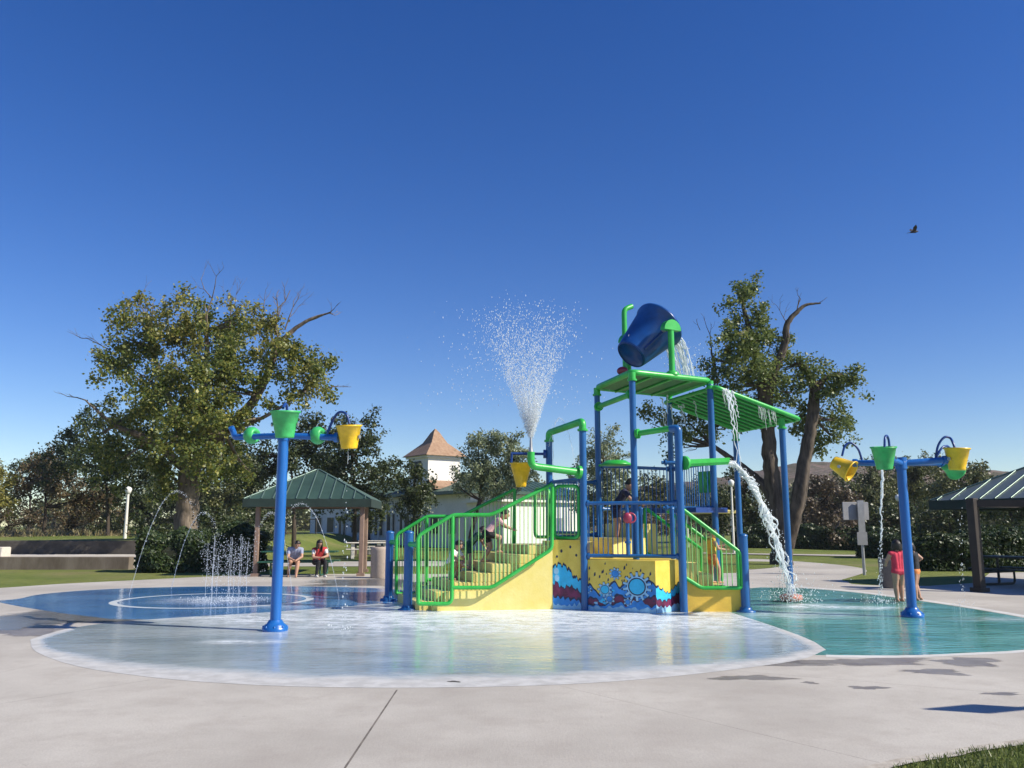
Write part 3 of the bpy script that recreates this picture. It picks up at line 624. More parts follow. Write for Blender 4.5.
def loop_panel(pts, n, name='guard_panel', r=.034, br=.0085, mats=('green', 'palegreen'), rr=.13):
    """rounded closed frame bl, br, tr, tl with upright bars"""
    bl_, br_, tr_, tl_ = [Vector(p) for p in pts]; m0 = (bl_ + br_) / 2; mb = MB()
    mb.tube(round_path([m0, br_, tr_, tl_, bl_, m0 - (br_ - bl_).normalized() * .001], rr, 5), r, 10)
    for k in range(1, n): x = k / n; mb.tube([bl_.lerp(br_, x), tl_.lerp(tr_, x)], br, 5, 1)
    return part(mb, name, [M[k] for k in mats])
loop_panel([P(535, 537, 17.3), P(549, 537, 16.7), P(549, 489, 16.7), P(535, 489, 17.3)], 5)
loop_panel([P(554.5, 538, 16.45), P(579, 538, 16.25), P(579, 486, 16.25), P(554.5, 486, 16.45)], 6)
# blue rail panels
def blue_panel(p0, p1, z0, z1, n, mid=False, r=.036):
    p0, p1 = Vector((p0.x, p0.y, 0)), Vector((p1.x, p1.y, 0)); mb = MB()
    mb.tube([p0 + UP * z1, p1 + UP * z1], r, 10); mb.tube([p0 + UP * z0, p1 + UP * z0], r, 10)
    dd = (p1 - p0).normalized()
    for e, s in ((p0, 1), (p1, -1)):
        for z in (z0, z1): mb.lathe([(.06, -.02), (.06, .02)], e + dd * (s * .085) + UP * z, dd, 12)
    for k in range(1, n): x = k / n; mb.tube([p0.lerp(p1, x) + UP * z0, p0.lerp(p1, x) + UP * z1], .0095, 5)
    return part(mb, 'guard_rail', M['blue'])
zt1, zb1 = Zat(630, 503, 16.0), Zat(630, 556, 16.0)
gr = blue_panel(A, B_, zb1, zt1, 20)
mid = A.lerp(B_, .455); mb = MB(); mb.tube([mid + UP * zb1, mid + UP * zt1], .034, 10); mb.lathe([(.06, -.02), (.06, .02)], mid + UP * (zb1 + .25), n=12); part(mb, 'centre_post', M['blue'], gr)
vd = Vector((-.1, -1, 0)); vc = mid + UP * Zat(627, 518, 16) + vd * .09; mb = MB(); mb.tube([vc - vd * .09, vc + vd * .03], .03, 10); mb.ell(vc, (.085, .05, .10), 14, 8)
pts = [vc + Vector((.06 + .085 * math.cos(t), 0, .085 * math.sin(t))) for t in np.linspace(0, 6.2832, 20)]; mb.tube(pts, .018, 8, caps=False); part(mb, 'valve_wheel', M['red'], gr)
z1, z0 = Zat(690, 466, 18.2), Zat(690, 509, 18.2)
blue_panel(F_, I_, z0, z1, 18); blue_panel(I_, D_, z0, z1, 18); blue_panel(D_, C_ + Vector((0, .4, 0)), 1.35, 2.45, 10); blue_panel(E_.lerp(I_, .35) + Vector((.25, -.1, 0)), F_ - p_ * .05, z0, z1, 11)
blue_panel(C_, C_.lerp(A, .96) + Vector((.02, 0, 0)), 1.40, 2.42, 12)
for px, Yv in ((640.5, 17.0), (634, 17.3), (672, 16.4)):
    p = xy(px, 520, Yv); post(p, .9, Zat(px, 508, Yv), .045)
gp_ = P(706, 482, 17.6); mb = MB(); mb.box(gp_, (.22, .02, .22), (q_, p_, UP), 0, .015); mb.lathe([(.10, 0), (.10, .05)], gp_, -p_, 14); part(mb, 'play_panel', M['green'])
mb = MB(); g0 = P(616, 463, 17.6); mb.lathe([(.0, .06), (.2, .05), (.32, -.02), (.33, -.05), (.0, -.04)], g0, n=18); mb.tube([g0, g0 - UP * .01 + (D_ + UP * g0.z - g0) * .98], .03, 8); part(mb, 'spray_disc', M['green'])

# right stairs
r0 = G(684, 612); r1 = G(742, 612); r0.z = r1.z = 0; rd = (r1 - r0).normalized(); rw = Vector((-rd.y, rd.x, 0)); RL = (r1 - r0).length
zr = [Zat(686, 579, 15.8), Zat(702, 588, 15.8), Zat(742, 588, 15.8)]; x1 = (702 - 684) / 58 * RL
mb = MB(); mb.extr([r0, r1, r1 + UP * zr[2], r0 + rd * x1 + UP * zr[1], r0 + rd * .02 + UP * zr[0]], rw * .14); part(mb, 'stair_wall', M['orange'])
for k, z in enumerate((.86, .66, .46, .28)):
    mb = MB(); a = .03 + k * .24; mb.box(r0 + rd * ((a + (RL if k == 3 else a + .30)) / 2) + rw * .80 + UP * (z / 2), (((RL if k == 3 else a + .30) - a) / 2, .64, z / 2), (rd, rw, UP), 0, .012); part(mb, 'step', M['yellow'])
def right_rail(w, ye=0):
    mb = MB(); f = lambda px, py: r0 + rd * ((px - 684) / 58 * RL) + rw * w + UP * Zat(px, py, 15.8)
    a, b = f(684, 508), f(743, 553); c, d, e = f(743, 588), f(702, 588), f(685, 577)
    mb.tube(round_path([a, b, c, d, e], .07, 5), .036, 10)
    for k in range(1, 12):
        x = k / 12; px = 684 + 59 * x; u = f(px, 588 if px > 702 else 577 + (px - 685) * .65); mb.tube([u, a.lerp(b, x)], .0085, 5, 1)
    mb.tube([c + Vector((-.06, 0, 0)), b + Vector((-.06, 0, .02))], .03, 8); part(mb, 'stair_railing', [M['green'], M['palegreen']])
right_rail(-.03); right_rail(1.5)
mb = MB()
mb.tube(round_path([P(645, 552, 17.6), P(645, 508, 17.6), P(701, 549, 17.2)], .06), .034, 9); mb.tube([P(645, 552, 17.6), P(701, 585, 17.2), P(701, 549, 17.2)], .03, 8)
for k in range(1, 9): x = k / 9; mb.tube([P(645, 508, 17.6).lerp(P(701, 549, 17.2), x), P(645, 552, 17.6).lerp(P(701, 585, 17.2), x)], .0085, 5, 1)
part(mb, 'stair_railing', [M['green'], M['palegreen']])

# roof: solid square pan inside a pipe frame, then the slatted canopy stepping down to the right
RT = ROOF; corn = [E_, F_, I_, D_]
mb = MB(); mb.tube(round_path([((E_ + F_) / 2) + UP * RT, F_ + UP * RT, I_ + UP * RT, D_ + UP * RT, E_ + UP * RT, ((E_ + F_) / 2) + UP * RT - p_ * .001], .16, 5), .062, 12)
for c in corn: mb.tube([c + UP * (RT - .01), c + UP * (RT - .17)], .072, 12); collar(mb, c, RT - .16, .095, .018)
rf = part(mb, 'roof_frame', M['green'])
mb = MB(); ctr = (E_ + I_) / 2; mb.prism([((c - ctr) * .99 + ctr)[:2] for c in corn], RT - .03, RT + .01); part(mb, 'roof_panel', M['dkgreen'], rf)
mb = MB()
for x in (.25, .5, .75): mb.tube([E_.lerp(F_, x) + UP * (RT - .05), D_.lerp(I_, x) + UP * (RT - .05)], .03, 8)
part(mb, 'roof_joist', M['green'], rf)
zc = Zat(600, 405, 18.2); mb = MB(); b1 = D_ + UP * zc; b2 = E_ + UP * Zat(630, 396, 16.3); b2.z = b1.z = (b1.z + b2.z) / 2; mb.tube([b1, b2], .055, 12); dd = (b2 - b1).normalized()
for e, s in ((b1, 1), (b2, -1)): mb.lathe([(.10, -.03), (.10, .03)], e + dd * s * .09, dd, 14)
part(mb, 'cross_bar', M['green'])
zhi, zlo = RT - .16, Zat(783, 424, 18.0) + .10
n0, n1, n2, n3 = F_ - q_ * .18 + UP * zhi, H_ - q_ * .22 + p_ * .32 + UP * zlo, Gp + q_ * .18 + p_ * .32 + UP * zlo, I_ + q_ * .18 + UP * zhi
cn = MB(); cn.tube(round_path([(n0 + n1) / 2, n1, n2, n3, n0, (n0 + n1) / 2 + (n0 - n1).normalized() * .001], .12), .045, 10); cn = part(cn, 'canopy_frame', M['green'])
mb = MB(); nrm = (n1 - n0).cross(n3 - n0).normalized(); NSL = 26
for k in range(NSL):
    x = (k + .5) / NSL; a, b = n0.lerp(n1, x), n3.lerp(n2, x); al = (b - a).normalized(); wd = (n1 - n0).normalized(); hw = (n1 - n0).length / NSL * .40
    mb.box((a + b) / 2, ((b - a).length / 2, hw, .012), (al, wd, al.cross(wd)))
part(mb, 'slat_panel', M['dkgreen'], cn)
mb = MB()
for x in np.linspace(.08, .92, 9): mb.tube([n0.lerp(n3, x) - UP * .035, n1.lerp(n2, x) - UP * .035], .02, 6)
part(mb, 'canopy_rib', M['green'], cn)
for p, z in ((H_, zlo), (Gp, zlo)):
    mb = MB(); mb.tube([p + UP * (zH - .02 if p is H_ else zG - .04), p + UP * (z + .02)], .07, 12); collar(mb, p, zH if p is H_ else zG, .095, .018); part(mb, 'post_sleeve', M['green'])

# tipping bucket on its two posts
bp1 = E_.lerp(F_, .53) + q_ * .06; bp2 = bp1 + q_ * 1.42; zp = Zat(669.5, 330, bp1.y)
for p, s in ((bp1, -1), (bp2, 1)):
    mb = MB(); mb.tube([p + UP * RT, p + UP * (zp + .02)], .062, 12); mb.lathe([(.14, 0), (.14, .05), (.09, .09)], p + UP * (RT + .03), n=16); bpst = part(mb, 'bucket_post', M['green'])
    mb = MB(); hd = [(.0 + .215 * math.cos(t), .215 * math.sin(t)) for t in np.linspace(0, math.pi, 13)]
    mb.extr([p + p_ * a + UP * (zp - .01 + b) - q_ * .07 for a, b in hd], q_ * .14); part(mb, 'bearing_cover', M['green'], bpst)
ang = math.radians(43); ax = (p_ * math.cos(ang) + UP * math.sin(ang)).normalized(); up_ = (-p_ * math.sin(ang) + UP * math.cos(ang))
piv = (bp1 + bp2) / 2 + UP * (zp + .02); bl0 = piv - ax * .78 + up_ * .02 + p_ * .10 + UP * .06; BS = .845
TB_L = 1.08; mb = MB(); mb.lathe([(a * BS, b) for a, b in ((0, .03), (.36, .03), (.37, 0), (.39, 0), (.40, .03), (.42, .10), (.62, TB_L - .06), (.655, TB_L - .05), (.655, TB_L), (.60, TB_L), (.585, TB_L - .04), (.38, .12), (0, .10))], bl0, ax, 40)
tb = part(mb, 'tipping_bucket', M['bucketblue'])
mb = MB()
for q in (-1, 1): mb.tube([bl0 + ax * .10 + q_ * (q * .42 * BS), bl0 + ax * (TB_L - .10) + q_ * (q * .61 * BS)], .03, 6)
mb.lathe([(.30, -.012), (.315, -.012), (.315, .002), (.30, .002)], bl0, ax, 40, caps=False); part(mb, 'stiffener', M['navy'], tb)
mb = MB(); mb.tube([bp1 + UP * (zp + .03), bp2 + UP * (zp + .03)], .035, 8); part(mb, 'axle', M['steel'], tb)
LIP = bl0 + ax * TB_L - up_ * .53
# supply pipe with its bent top and the red valve beside it
sp0 = P(625.5, 376, 18.35); sp0.z = RT; tp = Vector((sp0.x, sp0.y, Zat(626, 312, 18.35)))
mb = MB(); mb.tube(round_path([sp0, tp + UP * .06, tp + UP * .16 + p_ * .22], .14, 6), .058, 12); part(mb, 'supply_pipe', M['green'])
vp = P(622.5, 371, 17.4); mb = MB(); mb.ell(vp, (.12, .12, .09), 14, 8); mb.tube([vp, vp - UP * .1], .05, 8); part(mb, 'roof_valve', M['red'])
# ================================================================ BUCKET POLES
BK = [(0, 0), (.118, 0), (.125, .02), (.128, .05), (.150, .16), (.153, .165), (.153, .185), (.157, .19), (.185, .33), (.20, .335), (.205, .36), (.19, .36), (.183, .34), (.14, .15), (.112, .02), (0, .02)]
def bucket(root, c, tilt_to, tilt, mt, s=1.0, hook=None):
    """c: centre of the bucket; tilt_to: horizontal direction the mouth tips towards"""
    t = Vector((tilt_to[0], tilt_to[1], 0)).normalized(); d = (UP * math.cos(tilt) + t * math.sin(tilt)).normalized()
    mb = MB(); mb.lathe([(r * s, h * s) for r, h in BK], c - d * (.18 * s), d, 22)
    b = mb.build('bucket', mt, root)
    e = t.cross(UP)
    for q in (-1, 1): mb = MB(); mb.lathe([(.03, 0), (.03, .02)], c + e * (q * .165 * s), e * q, 10); mb.build('pivot', M['steel'], b)
    return b
# left pole
LB = G(275, 631); LB.z = 0; zl = Zat(285, 437, LB.y)
lp = thing('bucket_pole', 'blue water pole with two green spray cups on its arm and one yellow bucket', 'water feature', LB, 'bucket poles standing in the splash pad')
def pole(root, b, zt, r=.080):
    mb = MB(); mb.tube([b + UP * .05, b + UP * zt], r, 18); mb.lathe([(r + .01, zt - .08), (r + .02, zt), (r * .6, zt + .05), (0, zt + .07)], b, n=18); mb.build('pole', M['poleblue'], root)
    mb = MB(); mb.lathe([(.185, 0.004), (.19, .05), (.165, .065), (.165, .085), (.125, .11), (.095, .16)], b, n=24)
    for k in range(8): a_ = k * math.pi / 4 + .2; mb.lathe([(.014, .05), (.014, .075), (.008, .08)], b + Vector((math.cos(a_), math.sin(a_), 0)) * .172, n=6)
    mb.build('base_flange', M['poleblue'], root)
pole(lp, LB, zl + .02)
c = LB + UP * (zl + .02); el = P(233, 436, 13.5); er = P(336, 437.5, 12.9)
mb = MB(); mb.tube(round_path([P(231, 427, 13.75), P(233.5, 432, 13.8), el + Vector((.03, 0, -.02)), c], .07, 5), .048, 12); mb.tube([c, er], .048, 12); mb.lathe([(.075, -.02), (.075, .04)], er, (er - c), 12)
fr = P(285, 432, 12.15); mb.tube([c, fr], .048, 12); mb.build('cross_arm', M['poleblue'], lp)
for px, tilt in ((252.5, -.5), (318.5, .45)):
    f = (px - 233) / (336 - 233); q = el.lerp(er, f); q.z = P(px, 435.5, q.y).z
    d = Vector((math.cos(tilt), -abs(math.sin(tilt)) , 0)); mb = MB(); mb.lathe([(.05, -.10), (.105, -.085), (.135, -.03), (.135, .03), (.105, .085), (.075, .10), (.055, .06), (.02, .05)], q, d, 22); mb.build('spray_cup', M['plasticgreen'], lp)
def hook(root, pts, r=.021):
    mb = MB(); mb.tube(bez(pts, 6), r, 8); mb.build('hook_arm', M['navy'], root)
bucket(lp, P(285, 424.5, 12.2), (0, -1), .08, M['plasticgreen'], 1.08); hook(lp, [P(286, 428, 12.6), P(287, 410, 12.6), P(285.5, 404, 12.5), P(283, 408, 12.3)])
bucket(lp, P(349, 437, 12.9), (-.3, -1), .10, M['plasticyellow'], 1.0); hook(lp, [P(327, 434, 13.0), P(333, 420, 13.0), P(339, 412.5, 12.95), P(346, 414, 12.9), P(349.5, 424, 12.9)])
# right pole
RB = G(912.5, 617); RB.z = 0; zr_ = Zat(905, 461, RB.y)
rp = thing('bucket_pole', 'blue water pole at right with arched hooks, two yellow and two green tipping buckets', 'water feature', RB, 'bucket poles standing in the splash pad')
pole(rp, RB, zr_ - .02); c = RB + UP * (zr_ - .04)
arms = [(P(856, 463, 15.5), 0), (P(890, 459, 14.3), 0), (P(944, 460, 14.9), 0), (P(940, 463, 16.0), 0)]
mb = MB()
for e, _ in arms: mb.tube([c, e], .054, 12); mb.lathe([(.075, -.02), (.075, .05)], e, e - c, 12)
mb.lathe([(.10, -.1), (.10, .1)], c, n=16); mb.build('cross_arm', M['poleblue'], rp)
bucket(rp, P(842.5, 467, 15.5), (.75, -.65), 2.1, M['plasticyellow'], 1.02); bucket(rp, P(884, 458, 14.2), (-.3, -1), .12, M['plasticgreen'], 1.05)
bucket(rp, P(957, 459, 14.85), (.4, -1), .08, M['plasticyellow'], 1.08); bucket(rp, P(951, 467, 16.1), (.8, .5), 1.9, M['plasticgreen'], .95)
hook(rp, [P(862, 460, 15.5), P(858, 449, 15.5), P(851, 443, 15.5), P(845, 446, 15.5), P(842, 456, 15.5)]); hook(rp, [P(890, 458, 14.4), P(889, 442, 14.4), P(887, 436, 14.35), P(885, 438, 14.25), P(884.5, 448, 14.2)])
hook(rp, [P(935.5, 460, 15), P(938, 446, 15), P(944, 437.5, 15), P(950, 438, 15), P(953, 443, 14.9), P(956, 452, 14.85)]); hook(rp, [P(934, 462, 15.9), P(941, 449, 15.9), P(947, 446, 16), P(951, 451, 16.1), P(951, 460, 16.1)])

# ================================================================ WATER IN THE AIR
OCT = np.array([(1, 0, 0), (-1, 0, 0), (0, 1, 0), (0, -1, 0), (0, 0, 1), (0, 0, -1)], float)
OF = [(0, 2, 4), (2, 1, 4), (1, 3, 4), (3, 0, 4), (2, 0, 5), (1, 2, 5), (3, 1, 5), (0, 3, 5)]
def drops(mb, pts, rs, stretch=None, mi=0):
    for i, (p, r) in enumerate(zip(pts, rs)):
        s = (1, 1, 1 if stretch is None else stretch[i]); mb.add([(p[0] + o[0] * r * s[0], p[1] + o[1] * r * s[1], p[2] + o[2] * r * s[2]) for o in OCT], OF, mi, True)
def rope(mb, pts, r, jit, n=7, mi=0, seed=0):
    rr = np.random.default_rng(seed); P_ = [Vector(p) + Vector(rr.normal(0, jit, 3).tolist()) for p in pts]
    rs = [max(.004, r[0] + (r[1] - r[0]) * i / (len(pts) - 1)) * rr.uniform(.65, 1.35) for i in range(len(pts))]
    mb.tube(P_, rs, n, mi)
def fly(p0, v, n, T): return [Vector(p0) + Vector(v) * (T * k / (n - 1)) - UP * (4.9 * (T * k / (n - 1)) ** 2) for k in range(n)]
def lob(p0, p1, top, n=40):
    """parabola from p0 to p1 whose highest point is at height top"""
    v = math.sqrt(max(.01, 2 * 9.8 * (top - p0.z))); T = v / 9.8 + math.sqrt(max(.01, 2 * (top - p1.z) / 9.8)); return fly(p0, ((p1.x - p0.x) / T, (p1.y - p0.y) / T, v), n, T)
R2 = np.random.default_rng(21)
# upward fan from the nozzle
mb = MB(); n = 10500; pts, rs = [], []
for i in range(n):
    t = R2.beta(1.0, 1.75) ; h = 2.55 * t; side = R2.uniform(-1, 1); edge = math.copysign(abs(side) ** .8, side)
    rad = .03 + h * .36; a = R2.uniform(0, 6.283); q = math.sqrt(R2.uniform(.0, 1)) if R2.random() < .6 else R2.uniform(.8, 1)
    sp_ = R2.normal(0, .015 + .26 * max(0, t - .42), 3)
    x, y = rad * q * math.cos(a), rad * q * math.sin(a) * .8
    pts.append((NOZ.x + x + sp_[0] - .02 * h, NOZ.y + y + sp_[1], NOZ.z + h * (1 - .04 * q * q) * R2.uniform(.93, 1.0) + sp_[2])); rs.append(R2.uniform(.0019, .0048) * (1.7 if R2.random() < .07 else 1) * (1 + .45 * t))
for i in range(900):
    x = R2.normal(-.25, .72); pts.append((NOZ.x + x, NOZ.y + R2.normal(0, .4), NOZ.z + R2.uniform(.7, 2.6) - abs(x) * .12)); rs.append(R2.uniform(.0025, .008))
kk = R2.random(len(pts)) < .5; st = R2.uniform(1.2, 3.6, len(pts)); A1 = [i for i in range(len(pts)) if kk[i]]; A2 = [i for i in range(len(pts)) if not kk[i]]
drops(mb, [pts[i] for i in A1], [rs[i] for i in A1], st[A1]); drops(mb, [pts[i] for i in A2], [rs[i] * 1.25 for i in A2], st[A2], 1)
for i in range(80):
    a = i * 2.39996; q = math.sqrt((i + .5) / 80); L = R2.uniform(.35, 1.35); d = Vector((.37 * q * math.cos(a), .30 * q * math.sin(a), 1)).normalized()
    mb.tube([NOZ + d * (L * k / 6) for k in range(7)], [.010 - .0014 * k for k in range(7)], 4, 1)
tag(mb.build('water_fan', [M['water'], M['waterthin']]), 'fan of white droplets sprayed straight up from the green nozzle pipe', 'water spray', None, 'stuff')
# stream from the green trough down to the collar
mb = MB(); p0 = t1 - dd * 0 + Vector((0, 0, 0)); p0 = Vector((4.15, 16.55, P(728, 462, 16.55).z)); hp = H_ + Vector((-.05, -.22, .12)); T = math.sqrt(2 * (p0.z - .15) / 9.8) * 1.0
vx, vy = (hp.x - p0.x) / T, (hp.y - p0.y) / T; base = fly(p0, (vx, vy, .05), 60, T)
for k in range(15):
    ph_ = k * .9; amp = .012 + .0042 * k; a_, b_ = (0, 60) if k < 6 else (int(R2.uniform(0, 26)), int(R2.uniform(36, 60)))
    rope(mb, [base[i] + Vector((math.cos(i * (.20 + .03 * k) + ph_) + .7 * math.sin(i * .9 + k * 2), math.sin(i * (.25 + .03 * k) + ph_), .8 * math.sin(i * .37 + ph_))) * amp * (.5 + 1.5 * i / 60) for i in range(a_, b_)], (.024, .014), .009, 6, 0 if k % 3 else 1, 40 + k)
pp, rr = [], []
for i in range(1100):
    k = int(R2.uniform(0, 59)); b = base[k]; s = .03 + .09 * (k / 59) ** 1.5; pp.append((b.x + R2.normal(0, s), b.y + R2.normal(0, s), b.z + R2.normal(0, s * 1.2))); rr.append(R2.uniform(.003, .011))
for i in range(800):
    a = R2.uniform(0, 6.28); d = abs(R2.normal(0, .36)); pp.append((hp.x + d * math.cos(a), hp.y + d * math.sin(a), abs(R2.normal(0, .22)) + .02)); rr.append(R2.uniform(.004, .012))
drops(mb, pp, rr, R2.uniform(1, 2, len(pp))); tag(mb.build('water_stream', [M['water'], M['waterthin']]), 'thick twisting white stream pouring from the green trough to the pad', 'water stream')
# sheet falling from the tipping bucket
mb = MB()
for k in range(34):
    u = R2.uniform(-1, 1); s0_ = LIP + q_ * (u * .30) + up_ * (abs(u) ** 2 * .09); tt = math.sqrt(2 * max(.05, s0_.z - RT - .02) / 9.8)
    rope(mb, fly(s0_, (p_.x * R2.uniform(.45, 1.0), p_.y * R2.uniform(.45, 1.0), .1), 16, tt * 1.02), (.016, .007), .008, 5, k % 3 != 0, 90 + k)
pp = [(LIP + p_ * R2.uniform(.0, .6) + q_ * R2.normal(0, .25) - UP * R2.uniform(0, .7)) for _ in range(300)]; drops(mb, pp, R2.uniform(.004, .010, 300), R2.uniform(1, 3, 300))
mb.prism([((LIP + p_ * a + q_ * b).x, (LIP + p_ * a + q_ * b).y) for a, b in ((.15, -.3), (.62, -.25), (.66, .2), (.2, .35))], RT + .012, RT + .03, 1)
tag(mb.build('water_curtain', [M['water'], M['waterthin']]), 'clear curtain of water falling from the tipped blue bucket onto the roof', 'water curtain', None, 'stuff')
# drips from roof edge and canopy
mb = MB(); src = P(723, 390, 16.9)
for k, (sx_, vx_, L) in enumerate(((0, .55, 1.5), (.05, .62, 1.7), (.12, .60, 1.0), (.22, .5, .6))):
    s = src + p_ * sx_; T = math.sqrt(2 * L / 9.8); rope(mb, fly(s, (vx_ * .8, vx_ * .25, .1), 26, T), (.022, .006), .012, 6, 0, 150 + k)
for k in range(16): s = n0.lerp(n1, R2.uniform(.05, .7)) - UP * .03; rope(mb, fly(s, (.12, 0, 0), 8, math.sqrt(2 * R2.uniform(.1, .5) / 9.8)), (.010, .004), .006, 4, 1, 170 + k)
tag(mb.build('water_drips', [M['water'], M['waterthin']]), 'white ropes of water spilling over the edge of the slatted canopy', 'water stream', None, 'stuff')
mb = MB(); s = P(673, 405, 18.2)
for k in range(7): rope(mb, fly(s + Vector((R2.normal(0, .16), 0, R2.normal(0, .08))), (R2.normal(0, .25), R2.normal(-.1, .1), 0), 14, math.sqrt(2 * R2.uniform(.3, .75) / 9.8)), (.018, .006), .014, 5, k % 2, 190 + k)
tag(mb.build('water_splash', [M['water'], M['waterthin']]), 'splashing water leaking through beneath the roof behind the bent blue post', 'water splash', None, 'stuff')
mb = MB(); arc = lob(P(549, 446, 17.4), P(583, 520, 16.9), P(565, 418, 17.2).z, 40)
drops(mb, [a + Vector(R2.normal(0, .022, 3).tolist()) for a in arc for _ in range(4)], R2.uniform(.003, .008, 160)); rope(mb, arc, (.006, .004), .006, 4, 1, 3); rope(mb, [P(553, 436, 17.4) - UP * (k * .08) for k in range(20)], (.007, .005), .004, 4, 1, 4)
tag(mb.build('water_arc', [M['water'], M['waterthin']]), 'thin arc of droplets curving over the green arched pipe', 'water jet')
# streams from buckets on the right pole
def drip(name, top, bot, r, label, seed, spl=.25, m=240):
    mb = MB(); n = 44; rr_ = np.random.default_rng(seed); pts = [top.lerp(bot, (k / (n - 1)) ** 1.0) + Vector((.007 * math.sin(k * .5 + seed) + .004 * math.sin(k * 1.7), 0, 0)) for k in range(n)]
    rope(mb, pts[:int(n * .55)] if r > .01 else pts[:4], (r, r * .4), r * .5, 6, 0 if r > .01 else 1, seed); rope(mb, pts[:int(n * .30)] if r > .01 else pts[:3], (r * .8, r * .4), r * 1.2, 5, 1, seed + 1)
    pp, rs_ = [], []
    for i in range(m):
        k = rr_.beta(2.2, 1.1); q = top.lerp(bot, k); pp.append((q.x + rr_.normal(0, .012 + .02 * k), q.y + rr_.normal(0, .02), q.z)); rs_.append(rr_.uniform(.004, .010))
    for i in range(m // 2): pp.append((bot.x + rr_.normal(0, spl), bot.y + rr_.normal(0, spl), .02 + abs(rr_.normal(0, .05)))); rs_.append(rr_.uniform(.004, .010))
    drops(mb, pp, rs_, rr_.uniform(1, 3, len(pp))); return tag(mb.build(name, [M['water'], M['waterthin']]), label, 'water stream')
b = G(880, 604); drip('water_stream', P(882.5, 470, b.y), Vector((b.x, b.y, .02)), .022, 'narrow broken stream falling from the green bucket of the right pole', 5, .2)
b = G(963, 606); tp_ = P(959, 472, b.y); drip('water_stream', tp_, Vector((b.x, b.y, .02)), .003, 'faint trickle below the yellow bucket of the right pole', 9, .1, 50)
b = G(349.5, 604); drip('water_stream', P(348, 452, 12.9), Vector((P(348, 452, 12.9).x, 12.9, .02)), .002, 'faint trickle below the yellow bucket of the left pole', 12, .1, 40)
# jets of the ring
def jet(name, pts, label, group, seed, r=.008, head=None):
    mb = MB(); rr_ = np.random.default_rng(seed); n = len(pts); rope(mb, pts[:int(n * .4)], (r * .7, r * .45), r * .35, 5, 1, seed)
    pp, rs_ = [], []
    for i in range(210):
        k = rr_.beta(1.5, 1.3); q = pts[int(k * (n - 1))]; s = .005 + .05 * k * k; pp.append((q.x + rr_.normal(0, s), q.y + rr_.normal(0, s), q.z + rr_.normal(0, s))); rs_.append(rr_.uniform(.003, .008))
    drops(mb, pp, rs_); return tag(mb.build(name, [M['water'], M['waterthin']]), label, 'water jet', group)
gA = 'thin jets arching over the blue pad'; c = Vector((ringc.x, ringc.y, .02))
def g0(px, py): p = G(px, py); return Vector((p.x, p.y, .02))
jet('water_jet', lob(g0(129, 597), g0(212, 598), P(184, 488, 17.5).z), 'tallest thin jet arching in from the left edge of the white ring', gA, 31)
jet('water_jet', lob(g0(171, 590), g0(232, 602), P(203, 512, 18.5).z), 'lower thin jet crossing in front of the tree trunk', gA, 32)
jet('water_jet', lob(g0(339, 600), g0(255, 600), P(307, 503, 18.0).z), 'thin jet arching under the left pavilion from right of the blue pole', gA, 33)
jet('water_jet', lob(g0(292, 594), g0(240, 600), P(262, 512, 18.6).z), 'short thin jet arching just left of the blue bucket pole', gA, 34)
gV = 'upright bubbling jets inside the white ring'
LV = ['leftmost bubbling jet of the row inside the white ring', 'tall bubbling jet second from the left inside the ring', 'low bubbling jet third from the left inside the ring', 'bubbling jet in the middle of the ring', 'dense bubbling jet just right of the ring centre', 'tall bubbling jet nearest the blue pole', 'rightmost short bubbling jet inside the ring']
for k, (px, top, hw) in enumerate(((206, 543, 3), (212, 536, 3), (217, 552, 3), (227, 537, 4), (233, 548, 5), (239, 536, 4), (245, 541, 3))):
    b = G(px, 600 + (k % 3) * 1.5); rr_ = np.random.default_rng(60 + k); z = Zat(px, top, b.y); mb = MB()
    for j in range(1 + k % 2):
        x = rr_.normal(0, .02); rope(mb, [Vector((b.x + x, b.y, z * i / 15)) for i in range(16)], (.006, .004), .006, 5, 1, 70 + k * 5 + j)
    pp, rs_ = [], []
    for i in range(170): h = rr_.beta(2.0, 1.0) * rr_.uniform(.85, 1.08); pp.append((b.x + rr_.normal(0, .02 + .11 * h), b.y + rr_.normal(0, .05), z * h)); rs_.append(rr_.uniform(.003, .009))
    for i in range(70): pp.append((b.x + rr_.normal(0, .28), b.y + rr_.normal(0, .25), abs(rr_.normal(0, .035)) + .01)); rs_.append(rr_.uniform(.004, .011))
    drops(mb, pp, rs_); tag(mb.build('water_jet', [M['water'], M['waterthin']]), LV[k], 'water jet', gV)
